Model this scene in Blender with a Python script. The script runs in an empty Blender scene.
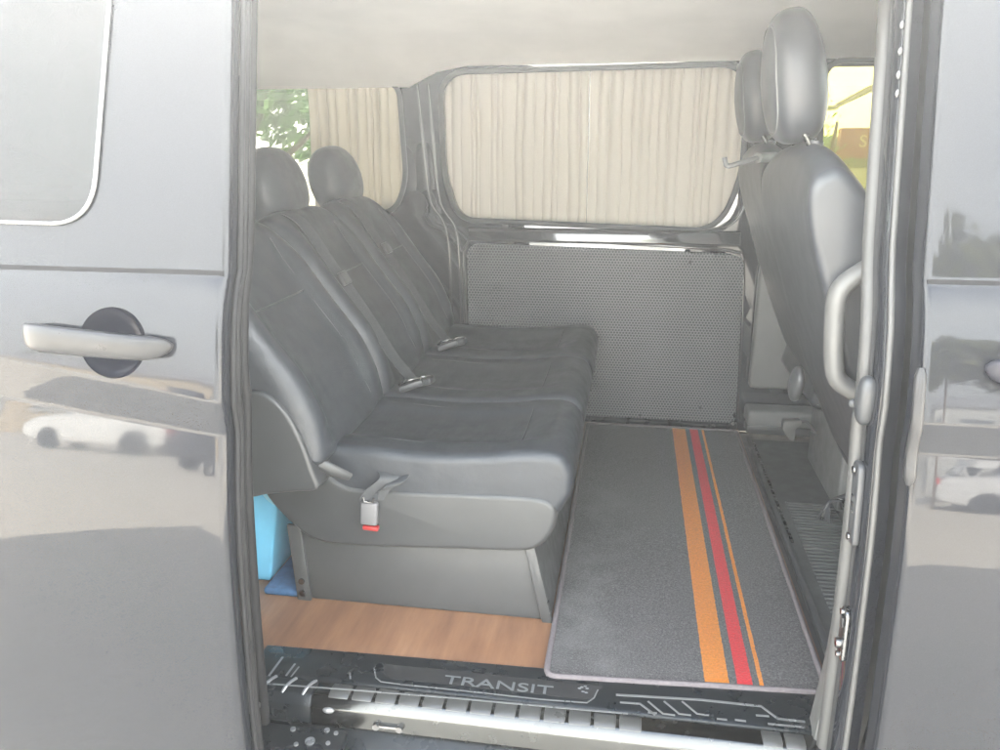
import bpy, bmesh, math, random
from mathutils import Vector, Matrix, noise
random.seed(7)
HAZE = .0145
HAZE_G = .6
R = math.radians
S = bpy.context.scene
COL = S.collection

# ------------------------------------------------------------------ world and camera set-up
CAM_H, TILT, YAW, FPX = 1.54, R(16.4), R(9.2), 800.0
_F = Vector((-math.sin(YAW)*math.cos(TILT), math.cos(YAW)*math.cos(TILT), -math.sin(TILT)))
_R = Vector((math.cos(YAW), math.sin(YAW), 0)); _U = _R.cross(_F)
def at(px, py, ax, val):
    """a measured point of the photograph, taken on the real plane ax = val"""
    d = _F + (px-500)/FPX*_R + (375-py)/FPX*_U
    i = 'xyz'.index(ax); t = (val - (0, 0, CAM_H)[i])/d[i]
    return Vector((0, 0, CAM_H)) + d*t
cam_d = bpy.data.cameras.new('camera'); cam = bpy.data.objects.new('camera', cam_d); COL.objects.link(cam)
cam.location = (0, 0, CAM_H); cam.rotation_euler = (R(90)-TILT, 0, YAW)
cam_d.sensor_width = 36; cam_d.lens = 36*FPX/1000; cam_d.clip_end = 2000; cam_d.clip_start = .02
S.camera = cam

# ------------------------------------------------------------------ materials
def newmat(name):
    m = bpy.data.materials.new(name); m.use_nodes = True
    nt = m.node_tree; return m, nt, nt.nodes, nt.links, nt.nodes['Principled BSDF']
def setp(b, **k):
    for n, v in k.items(): b.inputs[n.replace('_', ' ')].default_value = v
def coords(nt, scale=(1, 1, 1), kind='Object'):
    tc = nt.nodes.new('ShaderNodeTexCoord'); mp = nt.nodes.new('ShaderNodeMapping')
    mp.inputs['Scale'].default_value = scale; nt.links.new(tc.outputs[kind], mp.inputs[0]); return mp.outputs[0]
def tex_noise(nt, co, scale, detail=4, rough=.55):
    n = nt.nodes.new('ShaderNodeTexNoise'); n.inputs['Scale'].default_value = scale
    n.inputs['Detail'].default_value = detail; n.inputs['Roughness'].default_value = rough
    nt.links.new(co, n.inputs['Vector']); return n.outputs['Fac']
def ramp(nt, fac, stops):
    r = nt.nodes.new('ShaderNodeValToRGB'); e = r.color_ramp.elements
    while len(e) < len(stops): e.new(.5)
    for i, (p, c) in enumerate(stops): e[i].position = p; e[i].color = (*c, 1)
    nt.links.new(fac, r.inputs[0]); return r.outputs[0]
def bump(nt, h, b, strength=.2, dist=.002):
    n = nt.nodes.new('ShaderNodeBump'); n.inputs['Strength'].default_value = strength; n.inputs['Distance'].default_value = dist
    nt.links.new(h, n.inputs['Height']); nt.links.new(n.outputs[0], b.inputs['Normal']); return n
def maprange(nt, v, a, b, c, d):
    n = nt.nodes.new('ShaderNodeMapRange')
    for i, x in zip((1, 2, 3, 4), (a, b, c, d)): n.inputs[i].default_value = x
    nt.links.new(v, n.inputs[0]); return n.outputs[0]
def math_(nt, op, a, b=None):
    n = nt.nodes.new('ShaderNodeMath'); n.operation = op
    for i, x in enumerate((a, b)):
        if x is None: continue
        if isinstance(x, (int, float)): n.inputs[i].default_value = x
        else: nt.links.new(x, n.inputs[i])
    return n.outputs[0]
def solid(name, col, rough=.5, metal=0, var=.12, nscale=12, bstr=0, bscale=400, ior=1.5, coat=0, rvar=.08):
    m, nt, N, L, b = newmat(name)
    co = coords(nt); f = tex_noise(nt, co, nscale)
    lo = tuple(c*(1-var) for c in col); hi = tuple(min(1, c*(1+var)) for c in col)
    L.new(ramp(nt, f, [(.3, lo), (.7, hi)]), b.inputs['Base Color'])
    L.new(maprange(nt, tex_noise(nt, co, nscale*2.3, 5), .3, .7, max(0, rough-rvar), rough+rvar), b.inputs['Roughness'])
    setp(b, Metallic=metal, IOR=ior, Coat_Weight=coat, Coat_Roughness=.03)
    if bstr: bump(nt, tex_noise(nt, co, bscale, 2), b, bstr, .001)
    return m
def paint(name, col, ior=1.395, coat=.05):
    m, nt, N, L, b = newmat(name); co = coords(nt)
    f = tex_noise(nt, co, 900, 1)
    L.new(ramp(nt, f, [(.35, tuple(c*.85 for c in col)), (.75, tuple(c*1.25 for c in col))]), b.inputs['Base Color'])
    # dust film: a little uneven roughness
    L.new(maprange(nt, tex_noise(nt, co, 3.0, 6, .65), .35, .75, .015, .06), b.inputs['Roughness'])
    setp(b, IOR=ior, Coat_Weight=coat, Coat_Roughness=.012, Coat_IOR=1.6)
    # very faint waviness of pressed sheet metal
    bump(nt, tex_noise(nt, co, 3.5, 1), b, .06, .004)
    return m
def leather(name, col, rough=.44, wrk=3.2):
    m, nt, N, L, b = newmat(name); co = coords(nt)
    v = N.new('ShaderNodeTexVoronoi'); v.inputs['Scale'].default_value = 420; L.new(co, v.inputs['Vector'])
    f = tex_noise(nt, co, 9, 5)
    L.new(ramp(nt, f, [(.3, tuple(c*(.86 if wrk > 1 else .97) for c in col)), (.7, tuple(c*(1.14 if wrk > 1 else 1.03) for c in col))]), b.inputs['Base Color'])
    L.new(maprange(nt, tex_noise(nt, co, 22, 4), .3, .7, rough-(.07 if wrk > 1 else .02), rough+(.07 if wrk > 1 else .02)), b.inputs['Roughness'])
    wr = tex_noise(nt, coords(nt, (14, 5, 14)), 1, 3)
    h = math_(nt, 'ADD', math_(nt, 'MULTIPLY', v.outputs['Distance'], .12), math_(nt, 'MULTIPLY', wr, wrk))
    setp(b, Specular_IOR_Level=.45)
    bump(nt, h, b, .35 if wrk > 1 else .07, .0016*max(1, wrk*.7))
    return m
def glass(name, tint, refl=1.0, ior=1.5):
    m, nt, N, L, b = newmat(name); N.remove(b)
    t = N.new('ShaderNodeBsdfTransparent'); t.inputs[0].default_value = (*tint, 1)
    g = N.new('ShaderNodeBsdfGlossy'); g.inputs['Roughness'].default_value = .01
    g.inputs[0].default_value = (refl, refl, refl, 1)
    fr = N.new('ShaderNodeFresnel'); fr.inputs[0].default_value = ior
    mx = N.new('ShaderNodeMixShader')
    L.new(fr.outputs[0], mx.inputs[0]); L.new(t.outputs[0], mx.inputs[1]); L.new(g.outputs[0], mx.inputs[2])
    L.new(mx.outputs[0], N['Material Output'].inputs[0]); return m

M = {}
M['paint'] = paint('black_paint', (.012, .013, .016))
M['wall_paint'] = paint('cabin_wall_paint', (.022, .024, .028), 1.9, 1.0)
M['wall_bead'] = solid('bead_paint', (.03, .032, .036), .10, ior=1.9, coat=.6, var=.05, rvar=.02)
M['gap'] = solid('gap_black', (.004, .004, .005), .9, var=.02, rvar=0)
M['seal_black'] = solid('seal_black', (.009, .009, .010), .6, var=.1, ior=1.3)
M['bowl'] = solid('shaded_bowl', (.006, .007, .012), .12, ior=1.16, var=.05)  # darker than the door paint: shade of the recess put into the colour
M['glass_dark'] = glass('privacy_glass', (.3, .3, .31), ior=1.48)
M['glass_curtain'] = glass('side_glass', (.125, .126, .128))
M['glass_rear'] = glass('rear_side_glass', (.31, .31, .28))
M['glass_yellow'] = glass('yellow_film_glass', (.31, .295, .17))
M['glass_screen'] = glass('windscreen_glass', (.75, .8, .76))
M['leather'] = leather('charcoal_leather', (.020, .0235, .029))
M['leather_front'] = leather('front_leather', (.030, .033, .038), .38, .3)
M['skirt'] = solid('seat_plastic', (.030, .032, .034), .42, var=.06, bstr=.12, bscale=900)
M['base'] = solid('base_metal', (.044, .046, .048), .45, var=.06, bstr=.06, bscale=700)
M['plastic'] = solid('black_plastic', (.035, .037, .04), .38, bstr=.12, bscale=900)
M['rubber'] = solid('rubber', (.045, .048, .05), .6, bstr=.1, bscale=600)
M['seal_grey'] = solid('grey_seal', (.050, .050, .049), .5, var=.08)
M['seal_dark'] = solid('dark_seal', (.022, .024, .026), .55, var=.1)
M['trim_grey'] = solid('grey_trim', (.12, .122, .122), .55, var=.06, bstr=.1, bscale=800)
M['trim_pale'] = solid('pale_trim', (.085, .085, .083), .45, var=.05, bstr=.08, bscale=800)
M['headliner'] = solid('headliner_cloth', (.86, .82, .77), .95, var=.05, nscale=5, bstr=.25, bscale=1200)
M['chrome'] = solid('brushed_steel', (.095, .097, .095), .22, metal=1, var=.05)
M['steel'] = solid('steel', (.2, .2, .2), .28, metal=1, var=.1)
M['silver'] = solid('silver_paint', (.020, .020, .021), .35, metal=0, var=.03, ior=1.42, coat=0)
M['lavender'] = solid('pale_handle', (.02, .02, .026), .35, metal=0, var=.03, ior=1.42, coat=0)
M['silver_line'] = solid('satin_line', (.24, .245, .25), .3, metal=.6, var=.03)
M['edge_white'] = solid('glass_edge', (.16, .165, .165), .2, metal=.2, var=.02, coat=1)
M['web'] = solid('belt_webbing', (.030, .033, .037), .65, var=.1, nscale=60, bstr=.3, bscale=1500)
M['red'] = solid('red_plastic', (.26, .012, .012), .4, var=.05)
M['letter'] = solid('lettering', (.085, .09, .093), .6, metal=0, var=.02, rvar=0)
M['buckle'] = solid('buckle_grey', (.11, .11, .115), .4, var=.05)
M['blue'] = solid('blue_plastic', (.16, .52, .78), .4, var=.06, coat=.2)
M['blue_pale'] = solid('blue_plastic_pale', (.3, .62, .80), .4, var=.06)
M['navy'] = solid('navy_cloth', (.03, .10, .22), .85, var=.25, nscale=40, bstr=.4, bscale=500)
M['tyre'] = solid('tyre', (.03, .03, .03), .8)
M['binding'] = solid('rug_binding', (.115, .10, .105), .85, var=.15, nscale=150, bstr=.5, bscale=800)
M['sill'] = solid('sill_black', (.006, .008, .010), .3, var=.15, bstr=.05, bscale=900, ior=1.35)

def mat_wood():
    m, nt, N, L, b = newmat('wood_vinyl')
    co = coords(nt, (7.0, 1.6, 1))
    n1 = tex_noise(nt, co, 2.2, 6, .6)
    n2 = tex_noise(nt, coords(nt, (70, 5, 1)), 1, 4, .6)
    f = math_(nt, 'ADD', math_(nt, 'MULTIPLY', n1, .68), math_(nt, 'MULTIPLY', n2, .32))
    L.new(ramp(nt, f, [(.32, (.115, .054, .028)), (.45, (.15, .073, .038)), (.56, (.18, .092, .049)), (.70, (.225, .122, .068))]), b.inputs['Base Color'])
    fine = tex_noise(nt, coords(nt, (160, 6, 1)), 1, 3)
    bump(nt, fine, b, .12, .001)
    setp(b, Roughness=.38, Coat_Weight=.25, Coat_Roughness=.2); return m
M['wood'] = mat_wood()

def mat_rug():
    m, nt, N, L, b = newmat('rug_pile')
    co = coords(nt)
    sep = N.new('ShaderNodeSeparateXYZ'); L.new(co, sep.inputs[0]); x = sep.outputs[0]
    big = tex_noise(nt, co, 6, 5, .65); fine = tex_noise(nt, coords(nt, (1, 1, 1)), 380, 2, .8)
    mid = tex_noise(nt, co, 190, 3, .7)
    dark = ramp(nt, math_(nt, 'ADD', math_(nt, 'MULTIPLY', fine, .5), math_(nt, 'MULTIPLY', mid, .5)),
                [(.34, (.038, .035, .037)), (.5, (.092, .086, .089)), (.66, (.20, .19, .195))])
    # dusty scuffs on the near-left half
    sy = N.new('ShaderNodeSeparateXYZ'); L.new(co, sy.inputs[0])
    reg = math_(nt, 'MULTIPLY', maprange(nt, sy.outputs[0], -.05, -.14, 0, 1), maprange(nt, sy.outputs[1], .25, -.1, 0, 1))
    sc = math_(nt, 'MULTIPLY', math_(nt, 'MULTIPLY', maprange(nt, big, .42, .66, 0, 1), reg), .55)
    mx = N.new('ShaderNodeMixRGB'); L.new(sc, mx.inputs[0]); L.new(dark, mx.inputs[1]); mx.inputs[2].default_value = (.24, .235, .235, 1)
    cur = mx.outputs[0]
    wob = math_(nt, 'MULTIPLY', math_(nt, 'SUBTRACT', tex_noise(nt, co, 130, 2), .5), .003)
    xw = math_(nt, 'ADD', x, wob)
    bend = N.new('ShaderNodeMath'); bend.operation = 'MULTIPLY'; L.new(sy.outputs[1], bend.inputs[0]); bend.inputs[1].default_value = STRIPE_SLOPE
    xw = math_(nt, 'SUBTRACT', xw, bend.outputs[0])
    for c0, hw, colr in STRIPES:
        d = math_(nt, 'ABSOLUTE', math_(nt, 'SUBTRACT', xw, c0))
        k = math_(nt, 'LESS_THAN', d, hw)
        v = ramp(nt, mid, [(.3, tuple(q*.78 for q in colr)), (.7, tuple(min(1, q*1.12) for q in colr))])
        m2 = N.new('ShaderNodeMixRGB'); L.new(k, m2.inputs[0]); L.new(cur, m2.inputs[1]); L.new(v, m2.inputs[2]); cur = m2.outputs[0]
    L.new(cur, b.inputs['Base Color']); setp(b, Roughness=.95, Sheen_Weight=.25)
    bump(nt, math_(nt, 'ADD', fine, mid), b, .7, .003); return m
STRIPE_SLOPE = 0.0
STRIPES = [(.0620, .0225, (.85, .27, .005)), (.1135, .0140, (.80, .006, .02)), (.1440, .004, (.85, .27, .005))]

def mat_honey():
    """dark vinyl pressed with a honeycomb of small cells (x,z of the panel)"""
    m, nt, N, L, b = newmat('honeycomb_vinyl')
    co = coords(nt)
    sep = N.new('ShaderNodeSeparateXYZ'); L.new(co, sep.inputs[0])
    P = .0105
    u = math_(nt, 'DIVIDE', sep.outputs[0], P); v = math_(nt, 'DIVIDE', sep.outputs[2], P)
    def cell(ox, oy):
        a = math_(nt, 'SUBTRACT', math_(nt, 'FLOORED_MODULO', math_(nt, 'ADD', u, ox), 1.0), .5)
        c = math_(nt, 'SUBTRACT', math_(nt, 'FLOORED_MODULO', math_(nt, 'ADD', v, oy), 1.732), .866)
        return math_(nt, 'SQRT', math_(nt, 'ADD', math_(nt, 'MULTIPLY', a, a), math_(nt, 'MULTIPLY', c, c)))
    d = math_(nt, 'MINIMUM', cell(0, 0), cell(.5, .866))
    h = maprange(nt, d, .26, .46, 0, 1)
    L.new(ramp(nt, h, [(.2, (.045, .048, .052)), (.9, (.15, .153, .158))]), b.inputs['Base Color'])
    setp(b, Roughness=.45); bump(nt, h, b, .6, .003); return m
M['honey'] = mat_honey()

def mat_curtain(name, col):
    m, nt, N, L, b = newmat(name)
    co = coords(nt, (700, 700, 500)); f = tex_noise(nt, co, 1, 2)
    c = ramp(nt, f, [(.3, tuple(q*.9 for q in col)), (.7, col)])
    d = N.new('ShaderNodeBsdfDiffuse'); t = N.new('ShaderNodeBsdfTranslucent'); mx = N.new('ShaderNodeMixShader')
    L.new(c, d.inputs[0]); L.new(c, t.inputs[0]); mx.inputs[0].default_value = .42
    L.new(d.outputs[0], mx.inputs[1]); L.new(t.outputs[0], mx.inputs[2])
    N.remove(b); L.new(mx.outputs[0], N['Material Output'].inputs[0]); return m
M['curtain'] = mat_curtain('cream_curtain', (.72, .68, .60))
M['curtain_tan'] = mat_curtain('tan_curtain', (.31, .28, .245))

def mat_ground():
    m, nt, N, L, b = newmat('dusty_concrete')
    co = coords(nt); a = tex_noise(nt, co, .22, 6, .6); c = tex_noise(nt, co, 9, 6, .7)
    f = math_(nt, 'ADD', math_(nt, 'MULTIPLY', a, .7), math_(nt, 'MULTIPLY', c, .3))
    L.new(ramp(nt, f, [(.3, (.56, .505, .425)), (.5, (.66, .60, .51)), (.7, (.72, .66, .575))]), b.inputs['Base Color'])
    setp(b, Roughness=.9); bump(nt, c, b, .4, .01); return m
M['ground'] = mat_ground()
def mat_leaf(name, c1, c2):
    m, nt, N, L, b = newmat(name); N.remove(b)
    f = tex_noise(nt, coords(nt), 2.5, 3)
    c = ramp(nt, f, [(.3, c1), (.7, c2)])
    d = N.new('ShaderNodeBsdfDiffuse'); t = N.new('ShaderNodeBsdfTranslucent'); mx = N.new('ShaderNodeMixShader')
    L.new(c, d.inputs[0]); L.new(c, t.inputs[0]); mx.inputs[0].default_value = .4
    L.new(d.outputs[0], mx.inputs[1]); L.new(t.outputs[0], mx.inputs[2])
    L.new(mx.outputs[0], N['Material Output'].inputs[0]); return m
M['leaf'] = mat_leaf('leaf_green', (.06, .19, .025), (.17, .36, .05))
M['leaf_dry'] = mat_leaf('leaf_dry', (.10, .12, .05), (.19, .18, .08))
M['bark'] = solid('bark', (.16, .12, .09), .9, var=.3, nscale=20, bstr=.6, bscale=60)
M['wall_tan'] = solid('tan_render', (.42, .33, .2), .85, var=.15, nscale=2)
M['wall_grey'] = solid('grey_render', (.4, .4, .38), .85, var=.1, nscale=2)
M['roof_sheet'] = solid('roof_sheet', (.3, .3, .32), .5, var=.1)
M['window_far'] = solid('far_window', (.04, .05, .06), .15)
M['sign_red'] = solid('sign_red', (.2, .02, .02), .6, var=.12)
M['sign_white'] = solid('sign_white', (.8, .8, .78), .6, var=.03)
M['shop_green'] = solid('shop_green', (.16, .26, .14), .6, var=.15, nscale=3)
M['shop_pale'] = solid('shop_pale', (.45, .5, .42), .6, var=.1)
M['car_white'] = paint('car_white_paint', (.72, .72, .70), 1.5)
M['car_dark'] = paint('car_dark_paint', (.03, .032, .04), 1.6)
M['car_silver'] = paint('car_silver_paint', (.5, .5, .5), 1.5)
M['tail'] = solid('tail_lamp', (.65, .03, .02), .2)
M['lamp'] = solid('lamp_glass', (.75, .75, .72), .12)
M['hill'] = solid('hill', (.34, .27, .15), .95, var=.3, nscale=.05)

# ------------------------------------------------------------------ mesh helpers
def link(name, me, mat, parent=None, smooth=True, angle=40):
    o = bpy.data.objects.new(name, me); COL.objects.link(o)
    me.materials.clear(); me.materials.append(M[mat] if isinstance(mat, str) else mat)
    if parent is not None: o.parent = parent
    for p in me.polygons: p.use_smooth = smooth
    if smooth: me.set_sharp_from_angle(angle=R(angle))
    return o
def bm_obj(name, bm, mat, parent=None, smooth=True, angle=40):
    bmesh.ops.recalc_face_normals(bm, faces=bm.faces)
    me = bpy.data.meshes.new(name); bm.to_mesh(me); bm.free()
    return link(name, me, mat, parent, smooth, angle)
def root(name, label, cat, loc=(0, 0, 0), group=None):
    o = bpy.data.objects.new(name, None); COL.objects.link(o); o.location = loc
    o['label'] = label; o['category'] = cat
    if group: o['group'] = group
    return o
def tag(o, label, cat, group=None):
    o['label'] = label; o['category'] = cat
    if group: o['group'] = group
    return o
def part_of(o, parent):
    """parent o keeping its world place (roots have no rotation)"""
    o.parent = parent; o.matrix_parent_inverse = parent.matrix_basis.inverted(); return o
def bevel_bm(bm, w, seg=2, angle=28):
    if w <= 0: return
    bm.normal_update()
    ed = [e for e in bm.edges if len(e.link_faces) == 2 and e.calc_face_angle(0) > R(angle)]
    bmesh.ops.bevel(bm, geom=ed, offset=w, segments=seg, profile=.5, affect='EDGES', clamp_overlap=True)
AX = {'x': lambda a, b, c: (c, a, b), 'y': lambda a, b, c: (a, c, b), 'z': lambda a, b, c: (a, b, c)}
def add_prism(bm, prof, axis, c0, c1):
    f = AX[axis]
    v0 = [bm.verts.new(f(a, b, c0)) for a, b in prof]; v1 = [bm.verts.new(f(a, b, c1)) for a, b in prof]
    n = len(prof)
    bm.faces.new(v0); bm.faces.new(v1[::-1])
    for i in range(n): bm.faces.new((v0[i], v1[i], v1[(i+1) % n], v0[(i+1) % n]))
def prism(name, prof, axis, c0, c1, mat, parent=None, bev=.004, seg=2, angle=28):
    bm = bmesh.new(); add_prism(bm, prof, axis, c0, c1); bmesh.ops.recalc_face_normals(bm, faces=bm.faces)
    bevel_bm(bm, bev, seg, angle); return bm_obj(name, bm, mat, parent)
def add_box(bm, c, s, rot=None):
    m = Matrix.Translation(c)
    if rot: m = m @ rot.to_4x4()
    m = m @ Matrix.Diagonal((*s, 1))
    return bmesh.ops.create_cube(bm, size=1, matrix=m)
def box(name, c, s, mat, parent=None, bev=.004, seg=2, rot=None):
    bm = bmesh.new(); add_box(bm, c, s, rot); bevel_bm(bm, bev, seg); return bm_obj(name, bm, mat, parent)
def add_tube(bm, pts, rad, n=10, cap=True, flat=None):
    """sweep a circle (or an ellipse flattened along `flat`=(scale_a, scale_b)) along pts"""
    pts = [Vector(p) for p in pts]; rings = []
    t0 = (pts[1]-pts[0]).normalized(); up = Vector((0, 0, 1)) if abs(t0.z) < .9 else Vector((0, 1, 0))
    nrm = t0.cross(up).normalized()
    for i, p in enumerate(pts):
        a = pts[max(0, i-1)]; b = pts[min(len(pts)-1, i+1)]; t = (b-a).normalized()
        nrm = (nrm - t*nrm.dot(t)).normalized(); bi = t.cross(nrm)
        r = rad[i] if isinstance(rad, (list, tuple)) else rad
        fa, fb = flat or (1, 1)
        rings.append([bm.verts.new(p + nrm*math.cos(2*math.pi*k/n)*r*fa + bi*math.sin(2*math.pi*k/n)*r*fb) for k in range(n)])
    for r0, r1 in zip(rings, rings[1:]):
        for k in range(n): bm.faces.new((r0[k], r0[(k+1) % n], r1[(k+1) % n], r1[k]))
    if cap: bm.faces.new(rings[0][::-1]); bm.faces.new(rings[-1])
def tube(name, pts, rad, mat, parent=None, n=10, flat=None):
    bm = bmesh.new(); add_tube(bm, pts, rad, n, True, flat); return bm_obj(name, bm, mat, parent, angle=60)
def cyl_pts(c, d, h): c = Vector(c); d = Vector(d).normalized(); return [c - d*h/2, c + d*h/2]
def spline(pts, n=8, closed=False):
    """Catmull-Rom through pts"""
    P = [Vector(p) for p in pts]; out = []; m = len(P)
    rng = range(m) if closed else range(m-1)
    for i in rng:
        if closed: a, b, c, d = P[i-1], P[i], P[(i+1) % m], P[(i+2) % m]
        else: a, b, c, d = P[max(0, i-1)], P[i], P[i+1], P[min(m-1, i+2)]
        for k in range(n):
            t = k/n
            out.append(.5*((2*b) + (c-a)*t + (2*a-5*b+4*c-d)*t*t + (3*b-a-3*c+d)*t**3))
    if not closed: out.append(P[-1])
    return out
def round_poly(pts, r, n=6):
    """round the corners of a 2-D polygon; r one radius or a list"""
    out = []; m = len(pts)
    for i in range(m):
        p = Vector(pts[i]); a = Vector(pts[i-1]); b = Vector(pts[(i+1) % m]); rr = r[i] if isinstance(r, (list, tuple)) else r
        da = (a-p); db = (b-p); L_ = min(rr, da.length*.48, db.length*.48)
        if L_ < 1e-5: out.append(p); continue
        s = p + da.normalized()*L_; e = p + db.normalized()*L_
        for k in range(n+1):
            t = k/n; out.append((1-t)**2*s + 2*t*(1-t)*p + t*t*e)
    return out
def sheet(name, outline, holes, to3d, depth, bev, mat, parent=None, res=2):
    """flat plate with holes: 2-D curve fill, extruded and bevelled, then mapped to 3-D by to3d(a, b, h)"""
    cu = bpy.data.curves.new('tmp', 'CURVE'); cu.dimensions = '2D'; cu.fill_mode = 'BOTH'
    cu.extrude = max(depth/2-bev, 1e-5); cu.bevel_depth = bev; cu.bevel_resolution = res
    cu.offset = -bev
    for ring in [outline]+list(holes):
        sp = cu.splines.new('POLY'); sp.points.add(len(ring)-1); sp.use_cyclic_u = True
        for q, p in zip(sp.points, ring): q.co = (p[0], p[1], 0, 1)
    ob = bpy.data.objects.new('tmp', cu); COL.objects.link(ob)
    dg = bpy.context.evaluated_depsgraph_get(); dg.update()
    me = bpy.data.meshes.new_from_object(ob.evaluated_get(dg)); bpy.data.objects.remove(ob); bpy.data.curves.remove(cu)
    for v in me.vertices: v.co = to3d(*v.co)
    bm = bmesh.new(); bm.from_mesh(me); bmesh.ops.remove_doubles(bm, verts=bm.verts, dist=1e-5)
    bpy.data.meshes.remove(me)
    return bm_obj(name, bm, mat, parent, angle=35)
def loft(name, rings, mat, parent=None, cap=True, angle=50):
    bm = bmesh.new(); V = [[bm.verts.new(p) for p in r] for r in rings]; n = len(rings[0])
    for a, b in zip(V, V[1:]):
        for k in range(n): bm.faces.new((a[k], a[(k+1) % n], b[(k+1) % n], b[k]))
    if cap: bm.faces.new(V[0]); bm.faces.new(V[-1][::-1])
    return bm_obj(name, bm, mat, parent, angle=angle)
def inset2(prof, d):
    n = len(prof); out = []
    area = sum(prof[i][0]*prof[(i+1) % n][1]-prof[(i+1) % n][0]*prof[i][1] for i in range(n))
    s = 1 if area > 0 else -1
    for i in range(n):
        a = Vector(prof[i-1]); b = Vector(prof[(i+1) % n]); t = (b-a)
        t = t.normalized() if t.length > 1e-9 else Vector((1, 0)); nrm = Vector((-t.y, t.x))*s
        out.append(Vector(prof[i]) + nrm*d)
    return out
def pad(name, prof, y0, y1, r, mat, parent=None, mid=10, shape=None, rs=7, angle=60):
    """upholstered body: closed xz profile swept along y with rounded ends; shape(p, t) bends the profile, t in -1..1"""
    st = []
    for k in range(rs+1):
        a = math.pi/2*k/rs; st.append((y0 + r*(1-math.sin(a)), r*(1-math.cos(a))))
    st = [(y0 + r*(1-math.cos(math.pi/2*k/rs)), r*(1-math.sin(math.pi/2*k/rs))) for k in range(rs+1)]
    st += [(y0+r+(y1-y0-2*r)*k/mid, 0) for k in range(1, mid)]
    st += [(y1 - r*(1-math.cos(math.pi/2*k/rs)), r*(1-math.sin(math.pi/2*k/rs))) for k in range(rs, -1, -1)]
    rings = []
    for y, d in st:
        t = 2*(y-y0)/(y1-y0)-1
        pr = [Vector(p) for p in prof]
        if shape: pr = [shape(p, t) for p in pr]
        rings.append([(p[0], y, p[1]) for p in inset2(pr, d)])
    return loft(name, rings, mat, parent, angle=angle)
def ribbon(name, pts, width_dir, w, th, mat, parent=None):
    """flat strap along pts; width_dir one vector or a list"""
    bm = bmesh.new(); rings = []
    pts = [Vector(p) for p in pts]
    for i, p in enumerate(pts):
        wd = Vector(width_dir[i] if isinstance(width_dir, list) else width_dir).normalized()
        t = (pts[min(len(pts)-1, i+1)]-pts[max(0, i-1)]).normalized(); nn = t.cross(wd).normalized()
        rings.append([bm.verts.new(p + wd*sx*w/2 + nn*sy*th/2) for sx, sy in ((-1, -1), (1, -1), (1, 1), (-1, 1))])
    for a, b in zip(rings, rings[1:]):
        for k in range(4): bm.faces.new((a[k], a[(k+1) % 4], b[(k+1) % 4], b[k]))
    bm.faces.new(rings[0][::-1]); bm.faces.new(rings[-1])
    return bm_obj(name, bm, mat, parent, angle=50)
def ellipsoid(name, c, s, mat, parent=None, p=2.0, rot=None, nu=28, nv=18, fn=None):
    """superellipsoid"""
    bm = bmesh.new(); rows = []
    sg = lambda v, e: math.copysign(abs(v)**e, v)
    e = 2/p
    for j in range(nv+1):
        ph = -math.pi/2 + math.pi*j/nv; row = []
        for i in range(nu):
            th = 2*math.pi*i/nu
            q = Vector((sg(math.cos(ph), e)*sg(math.cos(th), e)*s[0], sg(math.cos(ph), e)*sg(math.sin(th), e)*s[1], sg(math.sin(ph), e)*s[2]))
            if fn: q = fn(q)
            if rot: q = rot @ q
            row.append(bm.verts.new(q + Vector(c)))
        rows.append(row)
    for a, b in zip(rows, rows[1:]):
        for i in range(nu): bm.faces.new((a[i], a[(i+1) % nu], b[(i+1) % nu], b[i]))
    bmesh.ops.remove_doubles(bm, verts=bm.verts, dist=1e-6)
    return bm_obj(name, bm, mat, parent, angle=70)
def text_mesh(name, txt, size, ext, mat, parent, mw):
    cu = bpy.data.curves.new('tmp', 'FONT'); cu.body = txt; cu.size = size; cu.extrude = ext; cu.offset = 0; cu.align_x = 'LEFT'
    ob = bpy.data.objects.new('tmp', cu); COL.objects.link(ob)
    dg = bpy.context.evaluated_depsgraph_get(); dg.update()
    me = bpy.data.meshes.new_from_object(ob.evaluated_get(dg)); bpy.data.objects.remove(ob); bpy.data.curves.remove(cu)
    me.transform(mw); return link(name, me, mat, parent, smooth=False)

# ------------------------------------------------------------------ the van: common dimensions
FL = .55                     # floor height
YF = 2.775                   # inner face of the far side wall
YD = .09                     # the open sliding door rides this far outside the body skin
def _ss(t): t = max(0.0, min(1.0, t)); return t*t*(3-2*t)
_tab = {}
def skin_table(zt, zb):
    """side skin: tumblehome above the crease zt, a short undercut band down to zb, belly below"""
    key = (round(zt, 4), round(zb, 4))
    if key in _tab: return _tab[key]
    def slope(z):
        t = max(0, (z-zt)/(1.352-zt))
        up = .182+.05*t+.52*t**4 if z < 1.352 else .22
        lo = .19 if z > 1.06 else (.19-.115*_ss((1.06-z)/.14) if z > .92 else (.075-.035*(.92-z)/.17 if z > .75 else max(-.02, .04-.06*(.75-z)/.35)))
        v = -.085
        a = _ss((z-(zt-.004))/.008); b = _ss((z-(zb-.004))/.008)
        return lo*(1-b) + (v*(1-a)+up*a)*b
    n = 1500; z0, z1 = .36, 1.36; h = (z1-z0)/n; ys = [0]*(n+1); ys[n] = 1.177
    for i in range(n-1, -1, -1): ys[i] = ys[i+1]-slope(z0+(i+.5)*h)*h
    _tab[key] = ys; return ys
def yb(z, x=None):
    """outer skin of the near body side at height z"""
    zt, zb = (1.165, 1.12) if x is None else crease(x)
    if z >= 1.36: return 1.177+(z-1.36)*.2214
    ys = skin_table(zt, zb); u = max(0, (z-.36)*1500); i = min(1499, int(u)); return ys[i]+(ys[i+1]-ys[i])*(u-i)
def crease(x):
    d = max(-.05, min(.55, -(x+.58))); d = round(d, 2)
    return 1.170+.135*d, 1.118+.10*d
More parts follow.
